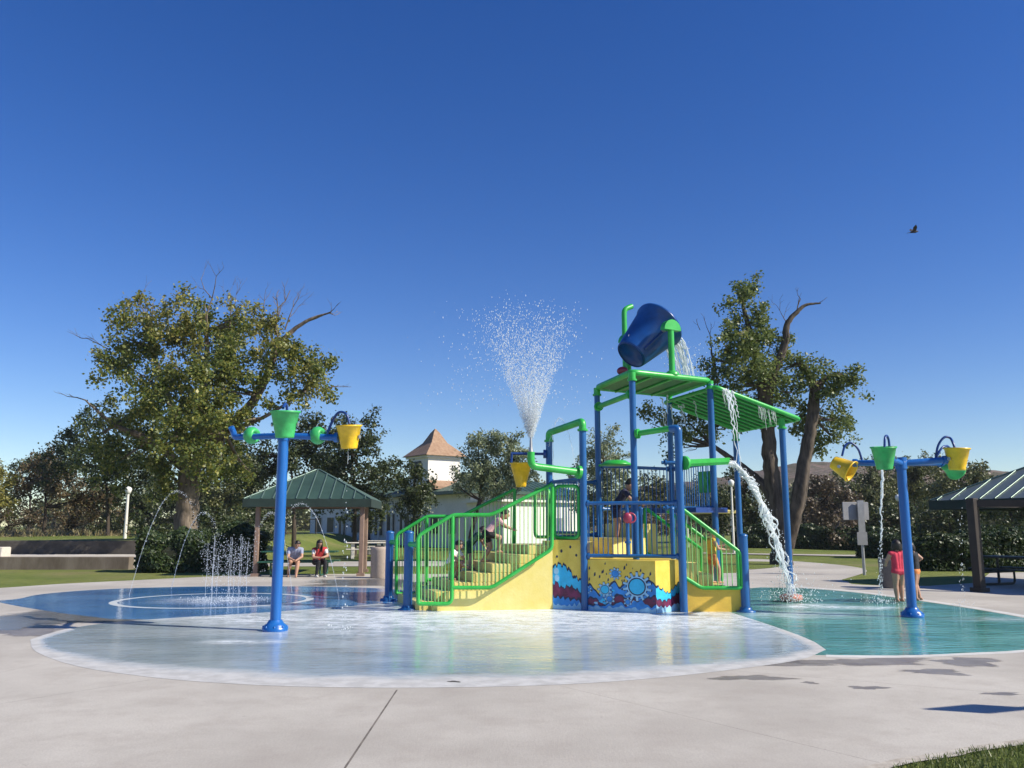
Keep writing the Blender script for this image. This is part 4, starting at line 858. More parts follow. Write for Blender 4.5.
# ================================================================ TREES AND HEDGES
def leaf_quads(C, size, out, rg, flat=.55):
    """C: (n,3) leaf centres, out: (n,3) outward directions"""
    n = len(C); nr = out * flat + rg.normal(0, .55, (n, 3)) + np.array([0, 0, .25]); nr /= np.linalg.norm(nr, axis=1, keepdims=True) + 1e-9
    a = np.cross(nr, rg.normal(0, 1, (n, 3))); a /= np.linalg.norm(a, axis=1, keepdims=True) + 1e-9; b = np.cross(nr, a)
    s = (size * rg.uniform(.6, 1.35, n))[:, None]; a, b = a * s * .5, b * s * .36
    return np.stack([C - a, C + b * .9 - a * .1, C + a, C - b * .9 - a * .1], 1)
def crown_pts(blobs, rg, clump=.75, per=150, dens=1.0):
    """blobs: (centre, (rx, ry, rz)); leaf clumps scattered unevenly through each"""
    Cs, Os = [], []
    for c, r in blobs:
        c = np.array(c, float); r = np.array(r, float) * .90; k = max(5, int(dens * 2.6 * (r[0] * r[1] + r[0] * r[2] + r[1] * r[2]) / 3 / clump ** 2 * 2.6))
        for i in range(k):   # leafy sprays growing outwards along short twigs
            d = rg.normal(0, 1, 3); d /= np.linalg.norm(d); far_ = rg.random() < .14; rad = rg.uniform(.85, 1.2) if far_ else rg.uniform(.15, .95) ** .7; cc = c + d * r * rad
            ax = d * .8 + rg.normal(0, .45, 3) + np.array([0, 0, .28]); ax /= np.linalg.norm(ax); L = clump * rg.uniform(.7, 1.7) * (.7 if far_ else 1); m = max(6, int(per * .55 * rg.uniform(.4, 1.4) * (.35 if far_ else 1)))
            t = rg.random(m) ** .8; q = cc + np.outer(t * L, ax) + rg.normal(0, 1, (m, 3)) * (clump * .27 * (.35 + .8 * np.sin(np.pi * (.15 + .8 * t))))[:, None]; q[:, 2] -= .10 * t * t * L
            Cs.append(q); Os.append(d * .5 + rg.normal(0, .5, (m, 3)) + np.array([0, 0, .2]))
    return np.concatenate(Cs), np.concatenate(Os)
def limb(mb, pts, r0, r1, n=9, seed=0):
    rr = random.Random(seed); c = bez(pts, 6); k = len(c); mb.tube([p + Vector((rr.uniform(-1, 1), rr.uniform(-1, 1), 0)) * r0 * .08 for p in c], [(r0 + (r1 - r0) * (i / (k - 1)) ** .8) * rr.uniform(.95, 1.05) for i in range(k)], n if r0 < .2 else 28, 0, True, .13 if r0 > .2 else 0)
def twigs(mb, p, d, L, r, depth, rr):
    d = Vector(d).normalized(); e = Vector(p) + d * L; m_ = Vector(p).lerp(e, .5) + Vector((rr.uniform(-1, 1), rr.uniform(-1, 1), rr.uniform(-1, 1))) * L * .10
    mb.tube([p, m_, e], [r, r * .8, r * .5], 5)
    if depth:
        for _ in range(rr.choice((2, 2, 3))): twigs(mb, e if rr.random() < .6 else m_, d + Vector((rr.uniform(-1, 1), rr.uniform(-1, 1), rr.uniform(-.4, .9))) * .75, L * rr.uniform(.5, .75), r * .5, depth - 1, rr)
def tree(name, label, base, blobs, mt, limbs, bark='bark', size=.22, clump=.75, per=150, dens=1., seed=1, group='trees around the splash park', dead=(), tips=None):
    rg = np.random.default_rng(seed); rr = random.Random(seed)
    root = thing(name, label, 'tree', base, group); mb = MB()
    for i, (pts, a, b) in enumerate(limbs): limb(mb, pts, a, b, 10 if a > .2 else 7, seed + i)
    for p, d, L, r, dp in dead: twigs(mb, p, d, L, r, dp, rr)
    b0_ = Vector(limbs[0][0][-1])
    for c, r in blobs[:40]:
        c = Vector(c); s = min((Vector(l[0][k]) for l in limbs for k in range(1, len(l[0]))), key=lambda q: (q - c).length)
        for _ in range(2):
            e = c + Vector((rr.uniform(-.7, .7) * r[0], rr.uniform(-.7, .7) * r[1], rr.uniform(-.2, .75) * r[2])); m_ = s.lerp(e, .5) + UP * (-.1 * (e - s).length * rr.uniform(0, 1)); 
            if (e - s).length > .3: limb(mb, [s, m_, e], .04 * (e - s).length ** .5 + .02, .015, 5, rr.randrange(999))
    mb.build('trunk', M[bark], root)
    C, O = crown_pts(blobs, rg, clump, per, dens); mi = None
    if tips:   # the upper, outer sprays take a yellower leaf colour
        zlo, zhi = C[:, 2].min(), C[:, 2].max(); f = (C[:, 2] - zlo) / (zhi - zlo) + .22 * np.sin(C[:, 0] * 1.3 + C[:, 2] * .9) + .18 * np.sin(C[:, 0] * 2.9 - C[:, 1] * 1.7); mi = (f > tips[1]) & (rg.random(len(C)) < .7); mt = [mt, tips[0]]
    quads('crown', leaf_quads(C, size, O, rg), mt, root, mi); return root
def ptree(name, label, px, Y, blobs, mt, trunk_px=None, z0=0, rz=None, **k):
    """blobs given as (px, py, rx px, ry px[, dY]) measured at distance Y; becomes real ellipsoids with real depth"""
    b = P(px, 520, Y); base = Vector((b.x, Y, z0)); m = Y / F; B3 = []
    for q in blobs:
        c = P(q[0], q[1], Y + (q[4] if len(q) > 4 else 0)); rx, rz_ = q[2] * m, q[3] * m; B3.append((c, (rx, (rx + rz_) / 2, rz_)))
    if trunk_px is None:
        top = P(blobs[0][0], blobs[0][1], Y); trunk_px = [([base - UP * .1, base.lerp(top, .5) + Vector((.1, 0, 0)), top], max(.07, .03 * (top.z)), .04)]
    return tree(name, label, base, B3, mt, trunk_px, **k)

# the big cottonwood on the left
Y = 38.0; b = P(186, 540, Y); b.z = -.1
L0 = [([b, P(186, 520, Y), P(187, 490, Y), P(190, 462, Y)], .55, .42), ([P(190, 465, Y), P(180, 430, Y), P(165, 390, Y + 1), P(150, 345, Y + 1)], .34, .08), ([P(190, 465, Y), P(198, 425, Y), P(205, 380, Y), P(207, 330, Y)], .36, .08),
      ([P(192, 468, Y), P(225, 432, Y - 1), P(258, 395, Y - 1), P(280, 345, Y - 1), P(305, 322, Y - 1), P(331, 312, Y - 1)], .30, .03), ([P(188, 470, Y), P(150, 440, Y - 1), P(115, 425, Y - 1.5), P(85, 400, Y - 1.5)], .24, .03), ([P(225, 432, Y - 1), P(262, 418, Y - 2), P(300, 395, Y - 2)], .14, .04)]
bl_ = [(140, 345, 30, 34, 1), (178, 330, 34, 30, 0), (215, 335, 36, 32, 1), (252, 348, 34, 30, -1), (285, 362, 28, 26, -1.5), (120, 375, 24, 26, 0), (155, 385, 34, 30, -2), (200, 378, 40, 34, -2.5), (245, 390, 34, 28, -2), (300, 385, 24, 20, -1.5),
       (180, 420, 34, 24, -3), (130, 418, 22, 20, -1), (215, 420, 26, 18, 2), (150, 310, 18, 12, 1), (200, 305, 22, 10, 0), (248, 318, 18, 12, 0), (115, 335, 10, 18, 0), (318, 372, 12, 14, -1), (95, 448, 20, 20, -1), (128, 465, 16, 24, 0), (165, 455, 16, 24, -1), (222, 455, 14, 20, 0), (168, 432, 20, 16, 1), (235, 440, 22, 18, 1), (242, 470, 16, 18, 0), (150, 430, 16, 16, 1.5), (168, 440, 18, 18, -3.5), (205, 440, 22, 16, -3.5), (188, 412, 26, 16, -3.5), (228, 425, 18, 14, -3), (215, 470, 10, 14, -2), (160, 480, 12, 16, -1)]
dead = [(P(207, 330, Y), (.1, 0, 1), 1.5, .05, 3), (P(280, 345, Y - 1), (-.1, 0, 1), 1.7, .06, 3), (P(305, 322, Y - 1), (1, 0, .4), 1.0, .05, 3), (P(150, 345, Y + 1), (-.2, 0, 1), 1.6, .05, 3), (P(85, 400, Y - 1), (-1, 0, .2), .8, .03, 2), (P(255, 330, Y), (.3, 0, 1), 1.2, .04, 3), (P(230, 325, Y), (0, 0, 1), 1.3, .035, 3), (P(318, 390, Y - 1), (1, 0, .2), .9, .03, 3), (P(285, 330, Y - 1), (.3, 0, 1), 1.1, .035, 3), (P(110, 350, Y), (-1, 0, .5), 1.2, .03, 2)]
ptree('cottonwood_tree', 'huge cottonwood with pale split trunk and yellow-green top at the left', 186, Y, bl_, L_COTTON, L0, size=.155, clump=.72, per=330, dens=.95, tips=(L_YEL, .74), seed=4, dead=dead)
# the big cottonwood on the right
Y = 35.0; b = P(782, 552, Y); b.z = -.1
R0 = [([b, P(780, 535, Y), P(776, 500, Y), P(770, 460, Y), P(768, 425, Y)], .46, .26), ([P(768, 428, Y), P(763, 385, Y), P(752, 340, Y), P(742, 300, Y)], .34, .06), ([P(786, 545, Y), P(797, 505, Y - .5), P(806, 455, Y - .5), P(813, 415, Y - .5), P(815, 388, Y - .5)], .32, .20),
      ([P(815, 390, Y - .5), P(808, 372, Y - .5), P(798, 362, Y - .5)], .22, .10), ([P(815, 390, Y - .5), P(826, 378, Y - .5), P(842, 374, Y - .5)], .20, .06), ([P(776, 500, Y), P(758, 480, Y + .5), P(735, 462, Y + .5), P(712, 445, Y + .5)], .26, .08),
      ([P(766, 400, Y), P(775, 370, Y - .5), P(785, 345, Y - .5), P(787, 325, Y - .5), P(797, 312, Y - .5), P(806, 305, Y - .5), P(821, 303, Y - .5)], .24, .03), ([P(755, 352, Y), P(735, 362, Y), P(714, 358, Y), P(711, 345, Y)], .11, .03)]
bl_ = [(740, 300, 20, 18, 0), (752, 292, 12, 10, 0), (748, 332, 24, 20, 0), (735, 350, 24, 18, -1), (765, 350, 22, 20, 0), (752, 378, 34, 22, -1), (722, 372, 16, 18, 0), (775, 395, 22, 20, .5), (790, 375, 14, 14, 0), (742, 402, 22, 14, 0), (735, 420, 20, 12, 0),
       (838, 378, 18, 14, -.5), (828, 395, 16, 14, -.5), (846, 388, 12, 14, -.5), (812, 372, 12, 10, -.5), (820, 418, 18, 20, .5), (830, 440, 18, 14, 1), (840, 420, 12, 14, 0), (802, 425, 9, 16, .5), (660, 425, 16, 16, 1), (700, 432, 18, 14, .5), (675, 440, 16, 12, 1), (712, 400, 14, 14, .5), (690, 415, 14, 14, 1)]
dead = [(P(797, 312, Y - .5), (.3, 0, 1), .6, .03, 2), (P(788, 325, Y - .5), (-.5, 0, 1), .7, .02, 2), (P(711, 345, Y), (-.2, 0, 1), .8, .025, 2), (P(712, 445, Y + .5), (-1, 0, -.1), 1.2, .04, 3), (P(806, 305, Y - .5), (1, 0, .15), .6, .02, 1), (P(700, 330, Y), (-.3, 0, 1), .5, .015, 1)]
ptree('cottonwood_tree', 'tall cottonwood with forked bare trunk and a dead limb behind the play structure', 782, Y, bl_, L_COTTON2, R0, size=.135, clump=.58, per=300, dens=1.0, bark='barkmid', tips=(L_YEL, .98), seed=8, dead=dead)
GR = 'trees around the splash park'
ptree('shade_tree', 'dark low tree left of the huge cottonwood, beside the rust coloured tree', 110, 55, [(105, 470, 32, 30), (75, 450, 22, 24, 1), (135, 455, 28, 34), (60, 470, 16, 22, 2), (150, 480, 26, 32, 1), (110, 430, 26, 20), (85, 425, 16, 12)], L_DARK, size=.18, clump=.8, per=280, seed=12, bark='barkdark')
ptree('rust_tree', 'rust brown autumn tree in front of the wire fence', 45, 60, [(45, 478, 26, 24), (25, 492, 16, 20), (68, 490, 22, 20), (50, 458, 16, 12), (85, 505, 14, 12), (100, 500, 12, 14, 1)], L_RUST, size=.18, clump=.8, per=230, seed=13, bark='barkdark', z0=.85)
ptree('yellow_tree', 'small yellow green tree cut off by the left edge of the photo', -3, 55, [(-4, 490, 16, 22), (2, 508, 12, 12), (-20, 480, 20, 24)], L_YEL, size=.17, clump=.7, per=200, seed=14, bark='barkdark', z0=.85)
ptree('shade_tree', 'dark bushy tree rising behind the ridge of the green pavilion', 295, 52, [(290, 455, 30, 26), (262, 470, 24, 30), (318, 460, 24, 30), (240, 465, 20, 26), (300, 430, 20, 16), (330, 480, 20, 24), (335, 440, 14, 14), (275, 500, 28, 18)], L_DARK, size=.18, clump=.8, per=280, seed=15, bark='barkdark')
ptree('shade_tree', 'dark round tree right of the green pavilion roof', 355, 46, [(352, 455, 24, 26), (372, 475, 20, 28), (340, 480, 22, 26), (368, 435, 14, 14), (385, 495, 16, 18), (355, 505, 22, 14), (348, 425, 10, 10)], L_DARK, size=.16, clump=.7, per=290, seed=16, bark='barkdark')
ptree('shade_tree', 'small dark round tree standing left of the tiled tower', 413, 43, [(413, 490, 18, 20), (400, 500, 14, 16), (426, 500, 11, 14), (412, 475, 10, 10)], L_DARK, size=.14, clump=.5, per=260, seed=17, bark='barkdark')
Y = 38.0; b = P(468, 560, Y); b.z = 0
ptree('leaning_tree', 'small grey green tree with a slanting trunk in front of the tower building', 468, Y, [(480, 450, 18, 16), (500, 455, 18, 18), (470, 472, 14, 16), (492, 478, 24, 16), (515, 458, 14, 18), (520, 475, 14, 12), (484, 438, 10, 8), (508, 440, 12, 8), (460, 488, 9, 8), (500, 492, 16, 8)], L_PALE,
      [([b, P(470, 540, Y), P(475, 518, Y), P(480, 500, Y)], .12, .09), ([P(480, 500, Y), P(480, 475, Y), P(478, 445, Y)], .07, .02), ([P(480, 502, Y), P(495, 480, Y), P(510, 455, Y)], .07, .02)], size=.105, clump=.40, per=170, dens=1.5, seed=18, bark='barkdark')
ptree('leaning_tree', 'grey green tree seen between the tower posts left of the climbing child', 605, 46, [(603, 460, 22, 20), (588, 478, 16, 18), (618, 482, 18, 18), (606, 440, 14, 12), (600, 500, 22, 12), (575, 500, 12, 14)], L_PALE, size=.12, clump=.48, per=170, dens=1.3, seed=19, bark='barkdark')
far = [('shade_tree', 'dark tree behind the trunk of the huge cottonwood, left side', 160, 66, [(150, 500, 26, 26), (172, 505, 20, 22), (130, 512, 16, 16)], L_DARK), ('shade_tree', 'olive tree behind the trunk of the huge cottonwood, right side', 222, 62, [(215, 485, 28, 34), (240, 495, 22, 30), (200, 505, 16, 22), (228, 460, 18, 16)], L_OLIVE),
       ('shade_tree', 'tallest dark tree on the far left skyline above the rust tree', 30, 80, [(30, 478, 16, 18), (45, 465, 12, 14), (15, 490, 14, 14)], L_DARK), ('shrub', 'purple brown shrub beside the white lamp post on the bank', 103, 62, [(103, 508, 12, 12), (118, 512, 9, 9)], L_RUST),
       ('shade_tree', 'dark tree behind the yellow roofed shelter', 700, 80, [(700, 500, 24, 20), (725, 505, 20, 20), (680, 505, 16, 18)], L_OLIVE), ('shade_tree', 'dark rounded tree just left of the forked trunk', 745, 62, [(745, 505, 22, 26), (728, 510, 18, 22), (760, 515, 16, 20), (740, 488, 12, 10)], L_DARK),
       ('bare_bush', 'tan leafless bush just right of the forked trunk', 820, 60, [(818, 506, 20, 26), (838, 510, 16, 24), (803, 516, 14, 18), (826, 492, 12, 12)], L_TAN), ('shade_tree', 'olive tree behind the grey sign boards', 865, 68, [(862, 490, 22, 22), (882, 498, 20, 24), (845, 500, 16, 20), (870, 474, 14, 12)], L_OLIVE),
       ('shade_tree', 'wide olive tree behind the top of the right bucket pole', 915, 72, [(912, 484, 24, 22), (935, 490, 22, 24), (893, 492, 18, 24), (925, 470, 16, 10), (902, 472, 12, 10)], L_OLIVE), ('shade_tree', 'dark olive tree behind the left corner of the right pavilion', 965, 64, [(960, 486, 24, 22), (988, 492, 24, 24), (945, 500, 16, 20), (970, 474, 14, 10)], L_OLIVE),
       ('shade_tree', 'dark tree behind the posts of the right pavilion', 1020, 60, [(1015, 505, 24, 24), (1045, 498, 24, 26), (995, 515, 16, 16)], L_DARK), ('bare_bush', 'brown bush low beside the grey sign boards', 842, 56, [(842, 530, 16, 10), (828, 532, 10, 8)], L_TAN),
       ('shade_tree', 'dark low tree filling the gap under the right bucket arms', 893, 58, [(890, 520, 18, 14), (908, 524, 14, 12), (875, 526, 12, 10)], L_DARK), ('bare_bush', 'grey tan bush between the right bucket pole and the pavilion', 940, 55, [(940, 526, 16, 12), (956, 528, 14, 10)], L_OLIVE),
       ('shade_tree', 'olive tree seen through the railings of the tower deck', 655, 70, [(650, 495, 18, 20), (668, 505, 16, 18), (636, 508, 14, 16)], L_OLIVE), ('bare_bush', 'tan scrub seen low behind the left water wheel of the deck', 640, 58, [(632, 522, 16, 10), (655, 525, 14, 9)], L_TAN)]
for i, (nm, lb, px, Yv, bb, mt) in enumerate(far): ptree(nm, lb, px, Yv, bb, mt, size=.21, clump=.80, per=210, dens=1.2, seed=30 + i, bark='barkdark')

rgt = np.random.default_rng(99); bls = []
for k in range(110):
    x = -190 + k * 3.6 + rgt.uniform(-2, 2); yy = 150 + rgt.uniform(-15, 25); h_ = rgt.uniform(5.5, 9.0); bls.append(((x, yy, h_ * .5), (rgt.uniform(3, 5), 3.0, h_ * .56)))
C, O = crown_pts(bls, rgt, 1.5, 150, 1.1); tag(quads('treeline', leaf_quads(C, .55, O, rgt), L_OLIVE), 'far line of trees closing the horizon beyond the lawns', 'treeline', None, 'stuff')
und = [('dark shrub low under the huge cottonwood, left of its trunk', 150, 44, [(150, 530, 18, 12), (168, 533, 12, 10)], L_DARK), ('dark shrub low under the huge cottonwood, right of its trunk', 215, 43, [(214, 528, 16, 14), (232, 530, 14, 14)], L_DARK), ('dense dark shrub behind the left pavilion bench', 262, 46, [(262, 525, 18, 16), (246, 530, 12, 12)], L_DARK),
       ('brown shrub under the rust tree by the wire fence', 70, 64, [(66, 520, 18, 8), (90, 518, 14, 8)], L_RUST), ('green shrub at the foot of the wire fence near the white lamp post', 112, 58, [(112, 525, 14, 8), (98, 527, 10, 6)], L_OLIVE), ('dark shrub at the far left edge behind the wire fence', 8, 66, [(8, 515, 20, 10), (30, 518, 14, 8)], L_RUST),
       ('wide tan bush behind the far hedge, left of the sign boards', 800, 66, [(800, 522, 20, 12), (822, 520, 16, 14)], L_TAN), ('olive shrub behind the far hedge, right of the sign boards', 878, 60, [(878, 520, 18, 14), (900, 518, 16, 14)], L_OLIVE), ('tall olive bush above the clipped hedge, left of the pavilion post', 950, 50, [(948, 518, 18, 18), (968, 515, 16, 20), (930, 522, 12, 14)], L_DARK), ('dark bush beyond the posts at the far right edge', 1018, 48, [(1010, 515, 22, 18), (1035, 512, 18, 20)], L_DARK)]
for i, (lb, px, Yv, bb, mt) in enumerate(und): ptree('shrub', lb, px, Yv, bb, mt, size=.16, clump=.6, per=170, dens=1.3, seed=60 + i, bark='barkdark', group='shrubs between the trees', z0=.8 if px < 130 else 0)
def hedge(name, label, pts, h, wd, mt, n, size=.12, seed=1, wob=.12, cat='hedge'):
    rg = np.random.default_rng(seed); P_ = [Vector((p[0], p[1], 0)) for p in pts]; root = thing(name, label, cat, P_[0], 'hedges and clipped shrubs')
    L = [(P_[i + 1] - P_[i]).length for i in range(len(P_) - 1)]; tot = sum(L); core = MB(); k = max(6, int(tot / .5)); spine = []
    for i in range(k + 1):
        s = tot * i / k; j = 0
        while j < len(L) - 1 and s > L[j]: s -= L[j]; j += 1
        d = (P_[j + 1] - P_[j]).normalized(); spine.append((P_[j] + d * s, d))
    hh = h * (1 + wob * np.sin(np.arange(k + 1) * .9 + seed) * .6 + rg.normal(0, wob * .35, k + 1)); hh[0] *= .86; hh[-1] *= .86
    sec = [(-.42, 0), (-.46, .45), (-.40, .82), (-.2, .95), (.2, .95), (.40, .82), (.46, .45), (.42, 0)]; vs = []
    for i, (p, d) in enumerate(spine):
        sd_ = Vector((-d.y, d.x, 0)); f = .75 if i in (0, k) else 1
        for a, b in sec: vs.append(p + sd_ * (a * wd * f) + UP * (b * hh[i]))
    m_ = len(sec); core.add(vs, [(i * m_ + j, i * m_ + j + 1, (i + 1) * m_ + j + 1, (i + 1) * m_ + j) for i in range(k) for j in range(m_ - 1)] + [tuple(range(m_)), tuple(range(k * m_, k * m_ + m_))]); core.build('dark_core', M['core'], root)  # solid dark core standing in for the shade between the leaves
    ii = rg.integers(0, k, n); fr = rg.random(n); tt = rg.uniform(0, m_ - 1.001, n); jj = tt.astype(int); ft = tt - jj; sv = np.array([tuple(v) for v in vs]).reshape(k + 1, m_, 3)
    q = (sv[ii, jj] * (1 - ft)[:, None] + sv[ii, jj + 1] * ft[:, None]) * (1 - fr)[:, None] + (sv[ii + 1, jj] * (1 - ft)[:, None] + sv[ii + 1, jj + 1] * ft[:, None]) * fr[:, None]
    mid_ = np.array([tuple(spine[i][0]) for i in ii]) + np.array([0, 0, h * .45]); o = q - mid_; o /= np.linalg.norm(o, axis=1, keepdims=True) + 1e-9
    lump = (np.sin(q[:, 0] * 5.1 + seed) * np.sin(q[:, 1] * 4.3) + np.sin(q[:, 2] * 6.7 + q[:, 0] * 2.2)) * .06 * (1 + wob * 3)
    q = q + o * (lump + rg.uniform(-.04, .13, n))[:, None]
    for e_, sg_ in ((0, -1), (k, 1)):
        ne = max(300, n // 14); c_, d_ = spine[e_]; a_ = rg.uniform(-.45, .45, ne) * wd * .8; z_ = rg.uniform(0, .97, ne) * hh[e_]; pr_e = np.array(tuple(c_)) + np.outer(a_, (-d_.y, d_.x, 0)) + np.outer(z_, (0, 0, 1)) + np.outer(rg.uniform(-.02, .2, ne) * sg_, tuple(d_)); q = np.concatenate([q, pr_e]); o = np.concatenate([o, np.tile(np.array(tuple(d_)) * sg_, (ne, 1))])
        quads('foliage', leaf_quads(q, size, o, rg), mt, root); return root
def hp_(px, py): p = G(px, py); return (p.x, p.y)
hedge('shrub', 'broad dark shrub behind the blue pad at the foot of the huge cottonwood', [(G(127, 574).x, 29.6), (G(190, 574).x, 30.0), (G(248, 573).x, 30.6)], 1.45, 2.0, L_HEDGE, 32000, .13, 3, .16, 'shrub')
hedge('hedge', 'clipped dark hedge beside the picnic table of the right pavilion', [(G(938, 572).x, 30.5), (G(985, 572).x, 30.6), (G(1060, 572).x, 31)], 1.22, 1.5, L_HEDGE, 20000, .12, 4, .08)
hedge('hedge', 'long far hedge behind the grey sign boards', [(P(735, 540, 58).x, 58), (P(800, 540, 57).x, 57), (P(880, 540, 55).x, 55), (P(925, 540, 54).x, 54)], 1.45, 1.8, L_HEDGE, 22000, .20, 5, .10)
hedge('hedge', 'low hedge in front of the far one, right of the sign post', [(P(862, 545, 44).x, 44), (P(895, 545, 43).x, 43), (P(922, 545, 42).x, 42)], 1.05, 1.4, L_HEDGE, 9000, .15, 6, .14)
hedge('hedge', 'dim hedge under the roof of the right pavilion, behind the clipped one', [(P(965, 540, 44).x, 44), (P(1080, 540, 44).x, 44.5)], 1.5, 1.6, L_HEDGE, 9000, .17, 7, .10)
rg = np.random.default_rng(77)
n = 26000; x = rg.uniform(-50, -19, n); y = rg.uniform(54, 76, n); hgt_ = rg.uniform(.1, .55, n) * (.5 + .5 * np.sin(x * .9) ** 2)
c0 = np.stack([x, y, np.full(n, .82)], -1); t = np.stack([rg.normal(0, .18, n), rg.normal(0, .18, n), hgt_], -1); wv = np.stack([rg.normal(0, .03, n), rg.normal(0, .03, n), np.zeros(n)], -1)
tag(quads('dry_brush', np.stack([c0 - wv, c0 + wv, c0 + t + wv * .3, c0 + t - wv * .3], 1), L_DRY), 'dry tan brush growing along the wire fence on the bank', 'brush', None, 'stuff')
# grass blades: the near corner of lawn and the strips round the pad
def blades(n, fx, h, seed):
    rg = np.random.default_rng(seed); c = fx(rg, n); n = len(c); a = rg.uniform(0, 6.283, n); w_ = rg.uniform(.003, .006, n)[:, None] * np.stack([np.cos(a), np.sin(a), a * 0], -1)
    t = np.stack([rg.normal(0, h * .35, n), rg.normal(0, h * .35, n), rg.uniform(.5, 1.2, n) * h], -1); return np.stack([c - w_, c + w_, c + t + w_ * .25, c + t - w_ * .25], 1)
cp = np.array([(p.x, p.y) for p in corner if p.y > 4]); cp = cp[np.argsort(cp[:, 1])]
def near(rg, n):
    y = rg.uniform(4.8, 10.5, n * 3); x = rg.uniform(1.0, 11, n * 3); ex = np.interp(y, cp[:, 1], cp[:, 0]); k = (x > ex + .10 + .04 * np.sin(y * 9) + rg.normal(0, .02, n * 3)) & (x < y * .68 + .5); return np.stack([x[k], y[k], np.zeros(k.sum())], -1)
V = blades(60000, near, .036, 5); V2 = V
tag(quads('grass', V, L_GRASS), 'short mown grass at the near right corner of the concrete', 'grass', None, 'stuff')

# ================================================================ BUILDINGS
K = P(470, 530, 60); K.z = 0; rdir = Vector((.8, .6, 0)); ldir = Vector((-.6, .8, 0))
hb = thing('building', 'white building with green metal roof and a square tower capped in terracotta tiles', 'building', K)
WL, WR, WH = 27.0, 9.5, 4.0
def bxs(mb, o, l0, l1, r0_, r1_, z0, z1, mi=0): mb.box(K + ldir * ((l0 + l1) / 2) + rdir * ((r0_ + r1_) / 2) + UP * ((z0 + z1) / 2), (abs(r1_ - r0_) / 2, abs(l1 - l0) / 2, (z1 - z0) / 2), (rdir, ldir, UP), mi)
mb = MB(); bxs(mb, 0, 0, WL, 0, WR, 0, WH); bxs(mb, 0, .6, 10, -.15, .02, 0, .5); hw_ = mb.build('wall', M['white'], hb)
mb = MB(); hl = 1.9; e = .7; z0_ = WH + .02
co = [K - ldir * e - rdir * e, K - ldir * e + rdir * (WR + e), K + ldir * (WL + e) + rdir * (WR + e), K + ldir * (WL + e) - rdir * e]; rA, rB = K + ldir * 4.4 + rdir * WR / 2, K + ldir * (WL - 4.4) + rdir * WR / 2
vs = [c + UP * z0_ for c in co] + [rA + UP * (z0_ + 1.75), rB + UP * (z0_ + 1.75)] + [c + UP * (z0_ - .22) for c in co]
mb.add(vs, [(0, 1, 4), (1, 2, 5, 4), (2, 3, 5), (3, 0, 4, 5), (0, 6, 7, 1), (1, 7, 8, 2), (2, 8, 9, 3), (3, 9, 6, 0), (6, 9, 8, 7)]); rf = mb.build('roof', M['roofgreen'], hb)
mb = MB()
for k in range(60):
    f = (k + .5) / 60; a = co[0].lerp(co[3], f); t = min(1, f * WL / 5.2, (1 - f) * WL / 5.2); b = a + rdir * ((WR / 2 + e) * t); mb.tube([a + UP * (z0_ + .01), b + UP * (z0_ + 1.75 * t + .01)], .022, 4)
for k in range(22):
    f = (k + .5) / 22; a = co[0].lerp(co[1], f); t = min(1, f * 2, (1 - f) * 2); b = a + ldir * ((4.4 + e) * t); mb.tube([a + UP * (z0_ + .01), b + UP * (z0_ + 1.75 * t + .01)], .022, 4)
mb.build('roof_seam', M['roofgreen'], rf)
def window(l, z0, z1, wd, door=False):
    c = K + ldir * l - rdir * .03; mb = MB(); mb.box(c + UP * ((z0 + z1) / 2), (.05, wd / 2 + .08, (z1 - z0) / 2 + .08), (rdir, ldir, UP)); o = mb.build('door' if door else 'window', M['offwhite'], hb)
    mb = MB(); mb.box(c - rdir * .045 + UP * ((z0 + z1) / 2), (.03, wd / 2, (z1 - z0) / 2), (rdir, ldir, UP)); mb.build('pane', M['glass'], o)
for l, z0, z1, wd, dr in ((2.2, 1.0, 2.2, 1.0, 0), (4.6, 1.0, 2.2, 1.0, 0), (7.2, 0.05, 2.3, 1.1, 1), (9.0, .9, 2.3, 1.4, 0), (11.2, .05, 2.5, 1.2, 1), (13.2, .8, 2.6, 1.3, 0), (15.2, .05, 2.5, 1.2, 1), (17.4, 1, 2.4, 1.4, 0), (20, .05, 2.3, 1.2, 1), (22.4, 1, 2.3, 1.3, 0), (25, 1, 2.3, 1.3, 0)): window(l, z0, z1, wd, dr)
for l in (8.2, 10.1, 12.2, 14.2, 16.3, 18.8):
    mb = MB(); c = K + ldir * l - rdir * .62; mb.tube([c, c + UP * (WH - .2)], .09, 8); mb.build('porch_post', M['offwhite'], hb)
# tower
a37 = math.atan2(.6, .8); TC = P(428, 470, 63.5); TC.z = 0; TW, TL = 2.85, 2.75
def tb(mb, r0_, r1_, l0, l1, z0, z1, mi=0): mb.box(TC + rdir * ((r0_ + r1_) / 2) + ldir * ((l0 + l1) / 2) + UP * ((z0 + z1) / 2), ((r1_ - r0_) / 2, (l1 - l0) / 2, (z1 - z0) / 2), (rdir, ldir, UP), mi)
tz = Zat(432, 457, 63.5); mb = MB(); tb(mb, 0, TW, 0, TL, WH - .5, tz); tw = mb.build('tower', M['white'], hb)
mb = MB(); tb(mb, -.22, TW + .22, -.22, TL + .22, tz - .02, tz + .16); mb.build('tower_eave', M['offwhite'], tw)
ap = TC + rdir * TW / 2 + ldir * TL / 2; az = Zat(434, 429, 65.5); mb = MB(); rings = []
for f, hh_ in ((1, tz + .14), (.98, tz + .19), (.68, tz + .70), (.38, tz + 1.22), (.14, az - .30), (.02, az)):
    hw2, hl2 = (TW / 2 + .42) * f, (TL / 2 + .42) * f; rings.append([ap - rdir * hw2 - ldir * hl2 + UP * hh_, ap + rdir * hw2 - ldir * hl2 + UP * hh_, ap + rdir * hw2 + ldir * hl2 + UP * hh_, ap - rdir * hw2 + ldir * hl2 + UP * hh_])
